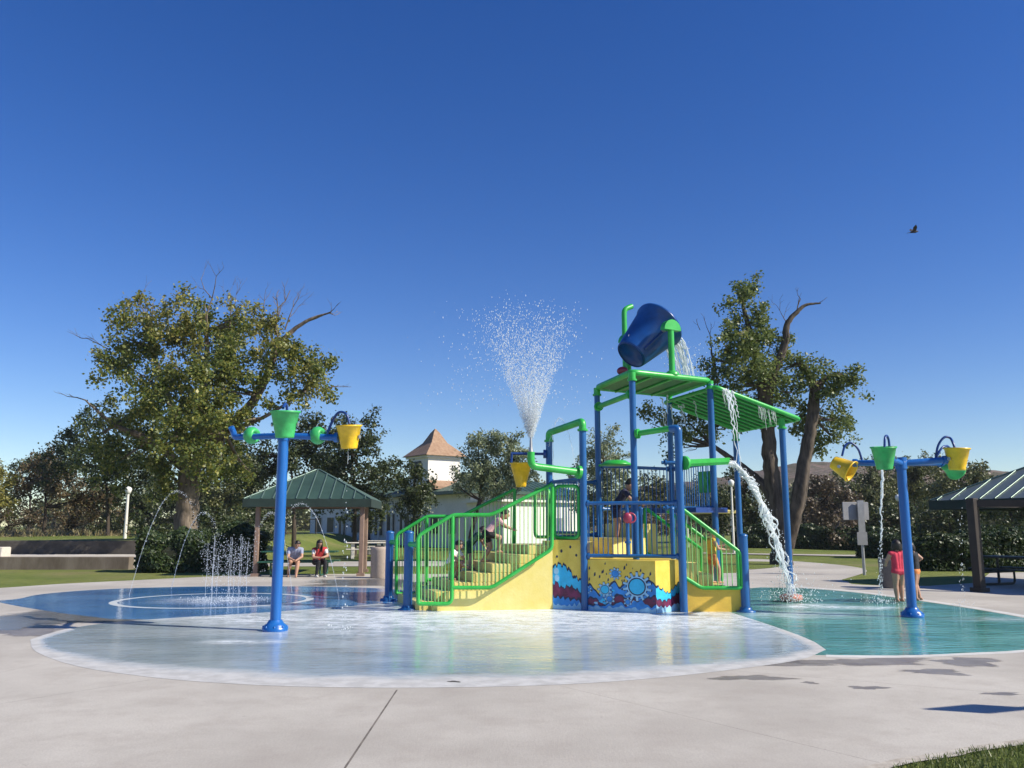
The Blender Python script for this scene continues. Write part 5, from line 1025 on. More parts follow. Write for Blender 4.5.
vs = [p for r in rings for p in r]; mb.add(vs, [(i * 4 + j, i * 4 + (j + 1) % 4, i * 4 + 4 + (j + 1) % 4, i * 4 + 4 + j) for i in range(5) for j in range(4)] + [(3, 2, 1, 0), (20, 21, 22, 23)]); mb.build('tower_roof', M['tile'], tw)
wc = TC + ldir * (TL * .55) - rdir * .02 + UP * (tz - .78); mb = MB(); mb.box(wc, (.04, .74, .60), (rdir, ldir, UP)); wo = mb.build('window', M['offwhite'], tw)
mb = MB(); mb.box(wc - rdir * .03 + ldir * .34, (.05, .30, .54), (rdir, ldir, UP)); mb.box(wc - rdir * .03 - ldir * .34, (.05, .30, .54), (rdir, ldir, UP)); mb.build('pane', M['glass'], wo)
zs = Zat(440, 478, 63); mb = MB()   # tiled skirt roof at the foot of the tower, over the near end of the block
q0, q1, q2, q3 = TC + rdir * .02 - ldir * 1.0, TC + rdir * (TW + 2.2) - ldir * 1.0, TC + rdir * (TW + 2.2) + ldir * (TL + .3), TC + rdir * .02 + ldir * (TL + .3)
zb_ = WH + .12; i0, i1, i2, i3 = TC - ldir * 0 - rdir * 0, TC + rdir * TW, TC + rdir * TW + ldir * TL, TC + ldir * TL
vs = [p + UP * (zb_ + .3) for p in (q0, q1, q2, q3)] + [p + UP * (zb_ + .80) for p in (i0, i1, i2, i3)] + [p + UP * (zb_ + .12) for p in (q0, q1, q2, q3)]
mb.add(vs, [(0, 1, 5, 4), (1, 2, 6, 5), (2, 3, 7, 6), (3, 0, 4, 7), (0, 8, 9, 1), (1, 9, 10, 2), (2, 10, 11, 3), (3, 11, 8, 0)]); mb.build('skirt_roof', M['tile'], tw)
# bright annex wall to the right, seen through the stairs
mb = MB(); K2 = P(503, 530, 52); K2.z = 0
mb.box(K2 + rdir * 3.1 + ldir * 2 + UP * 1.5, (3.1, 2, 1.5), (rdir, ldir, UP)); an = thing('building', 'low bright white block seen behind the stair railing, right of the slanting trunk', 'building', K2); mb.build('wall', M['white'], an)
mb = MB(); mb.box(K2 + rdir * 3.1 + ldir * 2 + UP * 3.07, (3.4, 2.3, .07), (rdir, ldir, UP)); mb.build('roof', M['offwhite'], an)
mb = MB(); mb.box(K2 + rdir * 4.2 - ldir * .02 + UP * 1.02, (.45, .04, 1.02), (rdir, ldir, UP)); dr_ = mb.build('door', M['steel'], an)

# ================================================================ PAVILIONS
def hip(mb, c, ax, hx, hy, z0, z1, ridge=.0, th=.16):
    bx, by = ax, Vector((-ax.y, ax.x, 0)); k = [c - bx * hx - by * hy, c + bx * hx - by * hy, c + bx * hx + by * hy, c - bx * hx + by * hy]; r0_, r1_ = c - bx * ridge, c + bx * ridge
    vs = [p + UP * z0 for p in k] + [r0_ + UP * z1, r1_ + UP * z1]; mb.add(vs, [(0, 1, 5, 4), (1, 2, 5), (2, 3, 4, 5), (3, 0, 4)]); mb.add([p + UP * (z0 - .012) for p in k], [(3, 2, 1, 0)], 1); return k, r0_, r1_
def pavilion(label, c, ax, hx, hy, z0, z1, ridge, rmat, pmat, nrib, posts, pr):
    root = thing('pavilion', label, 'pavilion', c, 'park pavilions'); by = Vector((-ax.y, ax.x, 0)); mb = MB(); k, r0_, r1_ = hip(mb, c, ax, hx, hy, z0, z1, ridge); ro = mb.build('roof', [rmat, M['fascia']], root); rb = MB()
    def rib(a, b): rb.tube([a + UP * .015, b + UP * .015], .024, 5)
    for i in range(4):
        a, b = k[i], k[(i + 1) % 4]; L = (b - a).length; half = hy if i % 2 == 0 else hx; inw = by if i == 0 else -ax if i == 1 else -by if i == 2 else ax
        run_ = hy if i % 2 == 0 else hx - ridge; lim = (hx - ridge) if i % 2 == 0 else hy
        for q in range(nrib):
            s = (q + .5) / nrib * L; t = min(1, s / lim, (L - s) / lim); a_ = a + (b - a).normalized() * s; rib(a_ + UP * z0, a_ + inw * (run_ * t) + UP * (z0 + (z1 - z0) * t))
        top = r0_ if i in (0, 3) else r1_; rib(a + UP * z0, top + UP * z1)
    rib(r0_ + UP * z1, r1_ + UP * z1 + ax * .01); rb.build('roof_rib', M['rib'], ro)
    mb = MB()
    for i in range(4):
        a, b = k[i], k[(i + 1) % 4]; d = (b - a).normalized(); nn = Vector((d.y, -d.x, 0)); mb.box((a + b) / 2 + nn * .012 + UP * (z0 - .12), ((b - a).length / 2 + .02, .02, .125), (d, nn, UP))
    mb.build('fascia', M['fascia'], ro)
    for p in posts:
        mb = MB(); mb.box(Vector((p.x, p.y, (z0 - .03) / 2)), (pr, pr, (z0 - .03) / 2), (ax, by, UP), 0, .012); po = mb.build('post', pmat, root); mb = MB(); mb.box(Vector((p.x, p.y, .05)), (pr + .05, pr + .05, .05), (ax, by, UP)); mb.build('base_plate', pmat, po)
    mb = MB()
    for i in range(4):
        p, p2 = posts[i], posts[(i + 1) % 4]; d = (p2 - p).normalized(); mb.box(Vector(((p.x + p2.x) / 2, (p.y + p2.y) / 2, z0 - .16)), ((p2 - p).length / 2, .05, .08), (d, Vector((-d.y, d.x, 0)), UP))
    mb.build('beam', pmat, root); return root
YL = 28.3; e0, e1 = P(243, 499, 26.6), P(365, 499, 26.6); ez = (e0.z + e1.z) / 2; hx = (e1.x - e0.x) / 2 + .05; cl = Vector(((e0.x + e1.x) / 2, 26.6 + hx * .9, 0)); axl = Vector((1, .06, 0)).normalized(); byl = Vector((-axl.y, axl.x, 0))
az_ = Zat(314, 470, cl.y); pl = [cl - axl * (hx - .38) - byl * (hx * .9 - .35), cl + axl * (hx - .28) - byl * (hx * .9 - .35), Vector((P(361, 540, 26.6).x * (cl.y + hx * .55) / 26.6 + .15, cl.y + hx * .55, 0)), cl - axl * (hx - .38) + byl * (hx * .9 - .35)]
pavilion('green metal roofed pavilion with brown posts sheltering the seated people', cl, axl, hx, hx * .9, ez, az_, .05, M['roofgreen'], M['postbrown'], 11, pl, .068)
axr = Vector((.42, -.907, 0)).normalized(); byr = Vector((-axr.y, axr.x, 0)); kl = P(930, 502, 23.8); hxr = 2.8; cr = Vector((kl.x, kl.y, 0)) + axr * hxr + byr * hxr; rz0 = kl.z; pp_ = G(980, 592); pr_ = [cr + axr * a + byr * b for a, b in ((.6, -2.2), (2.3, -2.2), (2.3, 2.3), (.6, 2.3))]; dlt = Vector((pp_.x, pp_.y, 0)) - pr_[0]
pr_ = [Vector((pp_.x, pp_.y, 0)), pr_[1] + dlt * .0, pr_[2], pr_[3] + dlt]
pavilion('weathered ribbed roof pavilion on dark posts at the right edge', cr, axr, hxr, hxr, rz0 + .03, rz0 + 1.45, .05, M['roofgrey'], M['postdark'], 13, pr_, .10)

# ================================================================ FURNITURE, WALLS, POSTS
def picnic(label, c, ax, L, mt, bench=True, concrete=False):
    root = thing('picnic_table', label, 'picnic table', c, 'picnic tables'); by = Vector((-ax.y, ax.x, 0)); mb = MB(); mb.box(c + UP * .74, (L / 2, .37, .022), (ax, by, UP), 0, .01); mb.build('tabletop', mt, root)
    for s in (-1, 1): mb = MB(); mb.box(c + by * (s * .62) + UP * .44, (L / 2, .14, .02), (ax, by, UP), 0, .01); mb.build('seat', mt, root)
    for s in (-1, 1):
        o = c + ax * (s * L * .33); mb = MB()
        if concrete: mb.box(o + UP * .36, (.09, .25, .36), (ax, by, UP), 0, .02); mb.box(o + UP * .33, (.06, .68, .06), (ax, by, UP)); mb.box(o + by * .62 + UP * .2, (.07, .1, .2), (ax, by, UP)); mb.box(o - by * .62 + UP * .2, (.07, .1, .2), (ax, by, UP))
        else:
            mb.tube(round_path([o - by * .62 + UP * .42, o - by * .62 + UP * .04, o + by * .62 + UP * .04, o + by * .62 + UP * .42], .1), .03, 8); mb.tube([o + UP * .04, o + UP * .73], .035, 8); mb.tube([o - by * .62 + UP * .35, o + by * .62 + UP * .35], .028, 8)
        mb.build('leg_frame', mt, root)
    return root
tc_ = Vector((P(300, 560, 27.4).x, 27.4, 0)); picnic('dark green mesh picnic table with people seated on it under the left pavilion', tc_, Vector((1, .03, 0)).normalized(), 2.3, M['tablegreen'])
c = G(1010, 588); picnic('black mesh picnic table beside the post of the right pavilion', Vector((c.x + .55, c.y + .4, 0)), axr, 1.9, M['tabledark'])
picnic('pale concrete picnic table on the lawn right of the left pavilion post', Vector((P(366, 540, 42).x, 42, 0)), Vector((1, .2, 0)).normalized(), 1.9, M['tablewhite'], True, True)
picnic('farther pale concrete picnic table nearer the building porch', Vector((P(376, 540, 47).x, 47, 0)), Vector((1, -.2, 0)).normalized(), 1.8, M['tablewhite'], True, True)
def can(label, c, r, h, mt):
    root = thing('trash_can', label, 'trash can', c, 'aggregate trash cans'); mb = MB(); mb.lathe([(r * .92, 0), (r, .03), (r, h - .12), (r * 1.03, h - .1), (r * 1.03, h - .03), (r * .96, h), (r * .6, h), (r * .58, h - .12)], c, n=28); mb.build('body', mt, root)
    mb = MB(); mb.lathe([(r * .60, h - .02), (r * .5, h + .03), (r * .3, h + .03)], c, n=20); mb.build('lid', M['rubber'], root)
c = G(379, 578); can('beige pebbled trash can beside the left pavilion post', Vector((c.x, c.y, 0)), .26, .92, M['can']); c = G(892.5, 588); can('dark grey trash can behind the child in pink', Vector((c.x, c.y, 0)), .29, .72, M['cangrey'])
# sign seen from behind
sg = G(864.5, 575); sg.z = 0; root = thing('sign', 'blank grey back of a wide park sign with a small board below on one post', 'sign', sg); mb = MB(); zt_ = Zat(862, 502, sg.y); zb_ = Zat(862, 520, sg.y); mb.tube([sg, sg + UP * (zt_ - .02)], .05, 8); mb.box(sg + UP * (Zat(862, 520, sg.y) + .0) + Vector((0, -.04, 0)), (.10, .03, .62)); mb.build('post', M['steel'], root)
mb = MB(); mb.box(sg + UP * ((zt_ + zb_) / 2) + Vector((-.12, .075, 0)), (.44, .02, (zt_ - zb_) / 2), (Vector((.99, .12, 0)).normalized(), Vector((-.12, .99, 0)).normalized(), UP), 0, .01); mb.build('board', M['signgrey'], root)
mb = MB(); z1_, z0_ = Zat(863, 532, sg.y), Zat(863, 545, sg.y); mb.box(sg + UP * ((z1_ + z0_) / 2) + Vector((-.02, -.07, 0)), (.16, .015, (z1_ - z0_) / 2)); mb.build('small_board', M['signgrey'], root)
def lamp(label, px, py_top, Y, z0, r, mt, head, name='lamp_post'):
    b = P(px, py_top, Y); root = thing(name, label, 'lamp post', Vector((b.x, Y, z0)), 'park lamp posts'); mb = MB(); mb.tube([Vector((b.x, Y, z0 - .1)), Vector((b.x, Y, b.z - .3))], [r, r * .75], 10); mb.build('pole', mt, root)
    mb = MB(); q = Vector((b.x, Y, b.z)); mb.lathe([(.06, -.32), (.13, -.28), (.19, -.06), (.14, .02), (.05, .08), (0, .10)], q, n=12); mb.build('lamp_head', head, root)
lamp('white lamp post on the bank left of the dark shrub', 128.5, 488, 45.5, .86, .09, M['offwhite'], M['lampglass']); lamp('tall white lamp post behind the right stair railing', 731, 481, 50, 0, .07, M['offwhite'], M['lampglass']); lamp('dark lamp post with white lantern among the trees at right', 898, 496, 52, 0, .05, M['postdark'], M['lampglass'])
c = G(928, 554); root = thing('bollard', 'small yellow capped bollard on the lawn right of the blue pole', 'bollard', Vector((c.x, c.y, 0))); mb = MB(); mb.lathe([(.13, 0), (.13, .52), (.15, .54)], Vector((c.x, c.y, 0)), n=12); mb.build('post', M['plasticyellow'], root); mb = MB(); mb.lathe([(.16, .54), (.16, .72), (.10, .82), (0, .85)], Vector((c.x, c.y, 0)), n=12); mb.build('cap', M['offwhite'], root)
# concrete walls of the dry pond on the left
y0 = 31.0; x1_ = P(129, 563, y0).x; zt_ = Zat(60, 557, y0); mb = MB(); mb.box(((x1_ - 40) / 2, y0 + .2, zt_ / 2 - .1), ((x1_ + 40) / 2, .2, zt_ / 2 + .1), None, 0, .015); tag(mb.build('pond_wall', M['conc_wall']), 'low stained concrete wall in front of the pond ledge', 'wall', 'concrete pond walls')
mb = MB(); mb.prism([(-40, 31.43), (x1_, 31.43), (x1_, 35.55), (-40, 35.55)], -.05, zt_ - .05); tag(mb.build('pond_ledge', M['conc_cap']), 'pale concrete ledge between the two pond walls', 'ledge', 'concrete pond walls')
mb = MB(); mb.box(((x1_ - 42) / 2, 36.0, .45), ((x1_ + 42) / 2 + .5, .3, .49), None, 0, .02); tag(mb.build('pond_wall', M['conc_dark']), 'dark upper concrete wall behind the pale ledge', 'wall', 'concrete pond walls')
mb = MB(); q = P(-3, 557, 33); mb.box((q.x, 33, .55), (.35, .3, .2), None, 0, .03); tag(mb.build('concrete_block', M['conc_cap']), 'square concrete block on the ledge at the far left', 'block')
# chain link fence on the bank
fr0, fr1 = Vector((-46, 70, .85)), Vector((-15, 66, .85)); fd = (fr1 - fr0).normalized(); fz = 1.2; fn = thing('wire_fence', 'dark wire fence with thin posts along the brushy bank', 'fence', fr0); nP = 13
for k in range(nP + 1): mb = MB(); q = fr0.lerp(fr1, k / nP); mb.tube([q - UP * .2, q + UP * fz], .045, 7); mb.build('post', M['wire'], fn)
mb = MB(); mb.tube([fr0 + UP * fz, fr1 + UP * fz], .03, 6); Lf = (fr1 - fr0).length; hN = int(Lf / .16)
for k in range(hN):
    for sgn in (1, -1):
        a = fr0 + fd * (k * .16); b = a + fd * (sgn * fz * .8); 
        if 0 <= (b - fr0).dot(fd) <= Lf: mb.tube([a, b + UP * fz], .006, 3, 0, False)
mb.build('wire_mesh', M['wire'], fn)
# yellow roofed shelter, parked car
sc_ = P(706, 540, 62); sc_.z = 0; root = thing('shelter', 'small shelter with flat pale yellow roof and white posts seen through the stair railing', 'shelter', sc_); zr0 = Zat(706, 514, 62); mb = MB(); mb.box(sc_ + UP * (zr0 + .12), (1.95, 1.6, .12), None, 0, .04)
mb.add([sc_ + Vector((a * 1.7, b * 1.35, zr0 + .24)) for a, b in ((-1, -1), (1, -1), (1, 1), (-1, 1))] + [sc_ + Vector((0, 0, zr0 + .6))], [(0, 1, 4), (1, 2, 4), (2, 3, 4), (3, 0, 4)]); mb.build('roof', M['yellow'], root)
for a in (-1, 1):
    for b in (-1, 1): mb = MB(); q = sc_ + Vector((a * 1.55, b * 1.2, 0)); mb.tube([q, q + UP * zr0], .08, 8); mb.build('post', M['offwhite'], root)
def car(label, c, ax):
    by = Vector((-ax.y, ax.x, 0)); root = thing('parked_car', label, 'car', c); W = .9; pr = [(-2.25, .35), (-2.3, .75), (-2.2, 1.0), (-1.95, 1.08), (-1.75, 1.62), (-1.3, 1.72), (.35, 1.70), (.95, 1.12), (1.95, 1.0), (2.25, .8), (2.28, .4), (1.9, .3), (-1.9, .3)]
    mb = MB(); mb.extr([c + ax * a - by * W + UP * b for a, b in pr], by * (2 * W)); bo = mb.build('body', M['car'], root)
    for pts in ([(-1.65, 1.12), (-1.5, 1.56), (-.75, 1.60), (-.75, 1.12)], [(-.65, 1.12), (-.65, 1.60), (.28, 1.58), (.78, 1.14)]): mb = MB(); [mb.extr([c + ax * a + by * (s * (W + .004)) + UP * b for a, b in pts], by * (s * .01)) for s in (-1, 1)]; mb.build('window', M['glass'], root)
    for a in (-1.4, 1.4):
        for s in (-1, 1): mb = MB(); q = c + ax * a + by * (s * (W - .05)) + UP * .34; mb.lathe([(.2, -.11), (.34, -.1), (.34, .1), (.2, .11)], q, by, 20); wh = mb.build('wheel', M['rubber'], root); mb = MB(); mb.lathe([(.19, -.115), (.05, -.125), (.05, .125), (.19, .115)], q, by, 14); mb.build('rim', M['steel'], wh)
    for s in (-1, 1): mb = MB(); mb.box(c + ax * 2.2 + by * (s * .62) + UP * .82, (.06, .2, .08), (ax, by, UP), 0, .02); mb.build('headlight', M['lampglass'], root)
c = P(768, 540, 66); c.z = 0; car('dark parked car beyond the forked cottonwood trunk', c, Vector((-.97, -.25, 0)).normalized())
# sign board just outside the picture on the right whose shadow falls on the concrete
sh = G(980, 709); hgt = 2.5; k_ = 1 / math.tan(EL); so = Vector((sh.x, sh.y, 0)) + SUN * (hgt * k_); so.z = 0; root = thing('notice_board', 'flat grey notice board on a thin post beside the near corner of lawn', 'sign', so + Vector((.6, 0, 0)))
mb = MB(); mb.box(so + UP * hgt, (.28, .02, .18), (Vector((.94, .34, 0)), Vector((-.34, .94, 0)), UP)); mb.build('board', M['signgrey'], root); mb = MB(); mb.tube([so + Vector((.62, .23, 0)), so + Vector((.62, .23, hgt))], .03, 8); mb.tube([so + Vector((.62, .23, hgt - .1)), so + UP * (hgt - .1)], .02, 6); mb.build('post', M['steel'], root)
# bird
bp = P(914, 232, 30); mb = MB(); mb.tube([bp + Vector((-.16, 0, -.03)), bp + Vector((-.08, 0, 0)), bp + Vector((.04, 0, .01)), bp + Vector((.12, 0, .03)), bp + Vector((.17, 0, .03))], [.012, .04, .05, .03, .006], 8)
for s in (-1, 1): mb.add([bp + Vector(v) for v in ((.06, s * .03, .02), (-.06, s * .03, .02), (-.09, s * .16, .12), (-.02, s * .24, .20), (.06, s * .15, .13))] + [bp + Vector(v) for v in ((.06, s * .03, .035), (-.06, s * .03, .03), (-.09, s * .16, .128), (-.02, s * .24, .205), (.06, s * .15, .14))], [(0, 1, 2, 3, 4), (9, 8, 7, 6, 5), (0, 5, 6, 1), (1, 6, 7, 2), (2, 7, 8, 3), (3, 8, 9, 4), (4, 9, 5, 0)])
mb.add([bp + Vector(v) for v in ((-.14, -.02, -.02), (-.14, .02, -.02), (-.27, .05, -.05), (-.27, -.05, -.05), (-.14, 0, -.005))], [(0, 1, 2, 3), (0, 3, 4), (1, 4, 2), (3, 2, 4), (0, 4, 1)]); tag(mb.build('bird', M['bird']), 'small dark bird flying alone in the blue sky', 'bird')

# the air itself: a thin even haze out to the hills
mb = MB(); mb.box((100, 275, 18), (560, 330, 20)); hz = mb.build('haze', M['white']); hz.data.materials.clear()
hm = bpy.data.materials.new('air'); hm.use_nodes = True; hm.node_tree.nodes.remove(hm.node_tree.nodes['Principled BSDF']); pv = hm.node_tree.nodes.new('ShaderNodeVolumePrincipled')
pv.inputs['Color'].default_value = (.88, .92, 1, 1); pv.inputs['Density'].default_value = .00022; hm.node_tree.links.new(pv.outputs[0], hm.node_tree.nodes['Material Output'].inputs['Volume']); hz.data.materials.append(hm); hz['kind'] = 'stuff'
# ================================================================ PEOPLE
def person(label, loc, yaw, h, J, cloth, hair='short', head_dir=(0, 1, 0), kid=True, hairlen=.0, group=None):
    """J: joints as fractions of h in (right, forward, up) from loc. cloth: dict part -> material key (top, sleeve, hips, thigh, shin, foot)"""
    cy, sy = math.cos(yaw), math.sin(yaw); W_ = lambda p: Vector(loc) + Vector((p[0] * cy - p[1] * sy, p[0] * sy + p[1] * cy, p[2])) * h
    D_ = lambda p: Vector((p[0] * cy - p[1] * sy, p[0] * sy + p[1] * cy, p[2]))
    root = thing('person', label, 'person', Vector(loc), group); caps = []
    g = lambda k: W_(J[k]); HR = (.078 if kid else .064) * h
    names = ['skin'] + sorted(set(cloth.values()) - {'skin'}); mi = {k: i for i, k in enumerate(names)}
    def C(a, b, ra, rb, part): caps.append((a, b, ra * h, rb * h, mi[cloth.get(part, 'skin')]))
    hip = (g('hipL') + g('hipR')) / 2; sh = (g('shL') + g('shR')) / 2; hd = g('head'); neck = sh + (hd - sh) * .22
    mid = hip.lerp(sh, .5); side = (g('shR') - g('shL')).normalized(); hs = (g('hipR') - g('hipL')).normalized()
    for s in (-1, 0, 1):
        C(hip + hs * (s * .045 * h), mid + side * (s * .045 * h), .070, .066, 'top'); C(mid + side * (s * .045 * h), sh + side * (s * .062 * h) - (sh - mid) * .12, .064, .062, 'top')
    C(hip - hs * .05 * h, hip + hs * .05 * h, .078, .078, 'hips'); C(sh - (hd - sh) * .05, hd - (hd - sh) * .35, .034, .030, 'neck')
    for s in 'LR':
        C(sh.lerp(g('sh' + s), .55), g('sh' + s), .050, .045, 'top'); e = g('el' + s); w_ = g('wr' + s); C(g('sh' + s), g('sh' + s).lerp(e, .55), .042, .036, 'sleeve'); C(g('sh' + s).lerp(e, .5), e, .034, .029, 'arm'); C(e, w_, .029, .020, 'arm')
        k = g('kn' + s); a = g('an' + s); C(g('hip' + s), g('hip' + s).lerp(k, .55), .070, .058, 'thigh'); C(g('hip' + s).lerp(k, .5), k, .056, .042, 'knee'); C(k, k.lerp(a, .4), .042, .042, 'shin'); C(k.lerp(a, .4), a, .042, .026, 'shin')
        f = D_(J.get('ft' + s, (0, 1, 0))).normalized(); heel = a - UP * .022 * h - f * .03 * h; C(heel, a + f * .085 * h - UP * .026 * h, .024, .020, 'foot')
        hdv = (w_ - e).normalized(); n1 = hdv.cross(UP) if abs(hdv.z) < .9 else hdv.cross(Vector((1, 0, 0))); n1.normalize(); nn = n1.cross(hdv)
        C(w_, w_ + hdv * .04 * h, .019, .022, 'hand'); pb = w_ + hdv * .035 * h
        for i, (o, L) in enumerate(((-.018, .040), (-.006, .048), (.006, .045), (.018, .036))):
            a0 = pb + n1 * (o * h); a1 = a0 + hdv * (L * .6 * h) + nn * .004 * h; C(a0, a1, .0075, .007, 'hand'); C(a1, a1 + hdv * (L * .4 * h) + nn * .014 * h, .007, .006, 'hand')
        C(w_ + hdv * .012 * h, w_ + hdv * .045 * h + n1 * (-.034 * h if s == 'L' else .034 * h) + nn * .012 * h, .009, .007, 'hand')
    hdir = D_(head_dir).normalized(); hs_ = hdir.cross(UP).normalized(); hu = hs_.cross(hdir)
    mb = MB()
    for a, b, ra, rb, _ in caps:
        if (b - a).length < 1e-5: b = a + UP * 1e-3
        d = (b - a).normalized(); L = (b - a).length; prof = [(max(1e-4, ra * math.sin(t)), -ra * math.cos(t)) for t in (0, .5, 1.0, 1.57)] + [(max(1e-4, rb * math.cos(t)), L + rb * math.sin(t)) for t in (0, .57, 1.07, 1.57)]
        mb.lathe(prof, a, d, 10)
    mb.ell(hd, (HR * .80, HR * .92, HR * 1.12), 16, 12, ax=(hs_, hdir, hu)); mb.ell(hd - hu * HR * .55 + hdir * HR * .22, (HR * .55, HR * .60, HR * .48), 12, 8, ax=(hs_, hdir, hu))
    mb.lathe([(.001, -HR * .02), (HR * .10, 0), (HR * .16, HR * .34), (.001, HR * .42)], hd + hdir * HR * .98 + hu * HR * .12, -hu, 8)
    for s in (-1, 1): mb.ell(hd + hs_ * (s * HR * .80), (HR * .10, HR * .18, HR * .26), 8, 6, ax=(hs_, hdir, hu))
    tmp = mb.build('tmp', M['skin']); md = tmp.modifiers.new('r', 'REMESH'); md.mode = 'VOXEL'; md.voxel_size = .0072 * max(h, .9); sm_ = tmp.modifiers.new('s', 'SMOOTH'); sm_.iterations = 3; sm_.factor = .5
    dg = bpy.context.evaluated_depsgraph_get(); me = bpy.data.meshes.new_from_object(tmp.evaluated_get(dg)); me.name = 'body'; bpy.data.objects.remove(tmp)
    nf = len(me.polygons); cen = np.empty(nf * 3, np.float32); me.polygons.foreach_get('center', cen); cen = cen.reshape(-1, 3).astype(float); best = np.full(nf, 1e9); idx = np.zeros(nf, np.int32)
    for a, b, ra, rb, m_ in caps:
        A_, B2 = np.array(a), np.array(b); d = B2 - A_; t = np.clip(((cen - A_) @ d) / (d @ d + 1e-12), 0, 1); dist = np.linalg.norm(cen - A_ - t[:, None] * d, axis=1) - (ra + (rb - ra) * t); k = dist < best; best[k] = dist[k]; idx[k] = m_
    dh = np.linalg.norm(cen - np.array(hd), axis=1) - HR * .95; k = dh < best; idx[k] = 0
    me.materials.clear(); [me.materials.append(M['skin'] if nm == 'skin' else CL[nm]) for nm in names]
    me.polygons.foreach_set('material_index', idx); me.polygons.foreach_set('use_smooth', np.ones(nf, bool)); me.update(); link('body', me, root)
    # hair: a cap of strands over the skull, longer at the back when asked
    mb = MB(); rr_ = random.Random(len(label)); vs = []; n, m_ = 18, 9
    for i in range(m_ + 1):
        t = 1.62 * i / m_
        for j in range(n):
            a = 6.2832 * j / n; fr = max(0, math.sin(a)); tt = t * (1 - .42 * fr); kx = 1.10 + .05 * math.sin(a * 5 + i) + rr_.uniform(-.02, .02)
            v = hs_ * (math.cos(a) * math.sin(tt) * HR * .86 * kx) + hdir * (math.sin(a) * math.sin(tt) * HR * .96 * kx) + hu * (math.cos(tt) * HR * 1.15 * kx); vs.append(hd + v)
    mb.add(vs, [(i * n + j, (i + 1) * n + j, (i + 1) * n + (j + 1) % n, i * n + (j + 1) % n) for i in range(m_) for j in range(n)], 0, True)
    if hairlen:
        for k in range(26):
            a = math.pi + (k - 12.5) / 25 * math.pi * 1.15 + math.pi / 2; v = hs_ * (math.cos(a) * HR * .84) + hdir * (math.sin(a) * HR * .92) + hu * HR * .2; s0_ = hd + v; L = hairlen * h * rr_.uniform(.8, 1.05)
            mb.tube([s0_, s0_ - UP * L * .45 + (v - hu * HR * .2) * .12, s0_ - UP * L - hdir * .01], [HR * .20, HR * .19, HR * .05], 6)
    mb.build('hair', M['hair'], root)
    mb = MB(); [mb.ell(hd + hdir * HR * .88 + hs_ * (s * HR * .32) + hu * HR * .08, HR * .085, 8, 6) for s in (-1, 1)]; mb.build('eyes', M['rubber'], root)
    mb = MB(); mb.ell(hd + hdir * HR * .82 - hu * HR * .52, (HR * .24, HR * .06, HR * .06), 10, 6, ax=(hs_, hdir, hu)); mb.build('mouth', CL['rose'], root)
    return root
def pose(**k):
    J = dict(head=(0, .01, .92), shL=(-.12, 0, .79), shR=(.12, 0, .79), hipL=(-.055, 0, .50), hipR=(.055, 0, .50), knL=(-.06, .015, .27), knR=(.06, .015, .27), anL=(-.06, 0, .045), anR=(.06, 0, .045),
             elL=(-.16, -.01, .62), elR=(.16, -.01, .62), wrL=(-.16, .05, .47), wrR=(.16, .05, .47)); J.update(k); return J
def cl(top, sleeve='skin', hips=None, thigh='skin', shin='skin', foot='skin', knee='skin', arm='skin'): return dict(top=top, sleeve=sleeve, hips=hips or top, thigh=thigh, shin=shin, foot=foot, knee=knee, neck='skin', hand='skin', arm=arm)
GP = 'people at the splash park'
# two seated at the picnic table (facing the camera, a little to the right)
seat = dict(hipL=(-.055, 0, .30), hipR=(.055, 0, .30), knL=(-.075, .24, .30), knR=(.07, .24, .31), anL=(-.07, .24, .045), anR=(.09, .19, .045))
ys = tc_.y - .62
person('seated person in a grey blue top with dark shorts, leaning forward nearer the blue pole', Vector((P(294, 560, ys).x, ys, .0)), math.pi + .25, 1.52, pose(**{**seat, 'head': (-.06, .25, .655), 'shL': (-.14, .17, .545), 'shR': (.10, .16, .555), 'elL': (-.15, .26, .40), 'elR': (.12, .25, .39), 'wrL': (-.05, .32, .34), 'wrR': (.03, .35, .35), 'anR': (.10, .12, .045), 'anL': (-.05, .28, .045)}), cl('greyblue', 'greyblue', 'black', 'black'), head_dir=(.1, .8, -.6), kid=False, group=GP)
person('seated person with long dark hair in a red top holding a white towel', Vector((P(318, 560, ys).x, ys, .0)), math.pi + .55, 1.50, pose(**{**seat, 'head': (.05, .20, .68), 'shL': (-.10, .13, .56), 'shR': (.13, .11, .55), 'elL': (-.13, .20, .42), 'elR': (.17, .19, .40), 'wrL': (-.03, .26, .40), 'wrR': (.06, .27, .39)}), cl('red', 'white', 'black', 'black', 'black', 'white', 'black'), head_dir=(-.2, .8, -.55), kid=False, hairlen=.20, group=GP)
# climbing child, bending forward up the steps
def step_at(px): s = sl_at(px); k = min(NS - 1, max(0, int((s - S0) / run))); return tops[k]
def stair_pt(px, w): p = on(sl_at(px), w); p.z = 0; return p
k1 = stair_pt(501, .9); z1_ = step_at(501); k1.z = z1_
person('child in a rose top and dark shorts climbing the yellow steps', k1, -math.pi / 2 + .12, 1.16, pose(head=(.02, .30, .80), shL=(-.11, .19, .71), shR=(.11, .19, .70), hipL=(-.06, -.02, .48), hipR=(.06, -.02, .48), knL=(-.06, .06, .26), anL=(-.06, -.06, .045), knR=(.07, .20, .42), anR=(.07, .19, .20), elL=(-.13, .30, .60), elR=(.14, .30, .60), wrL=(-.10, .42, .56), wrR=(.12, .42, .55)), cl('rose', 'rose', 'black', 'black'), head_dir=(0, 1, -.25), group=GP)
k2 = stair_pt(490, 1.45); k2.z = step_at(490)
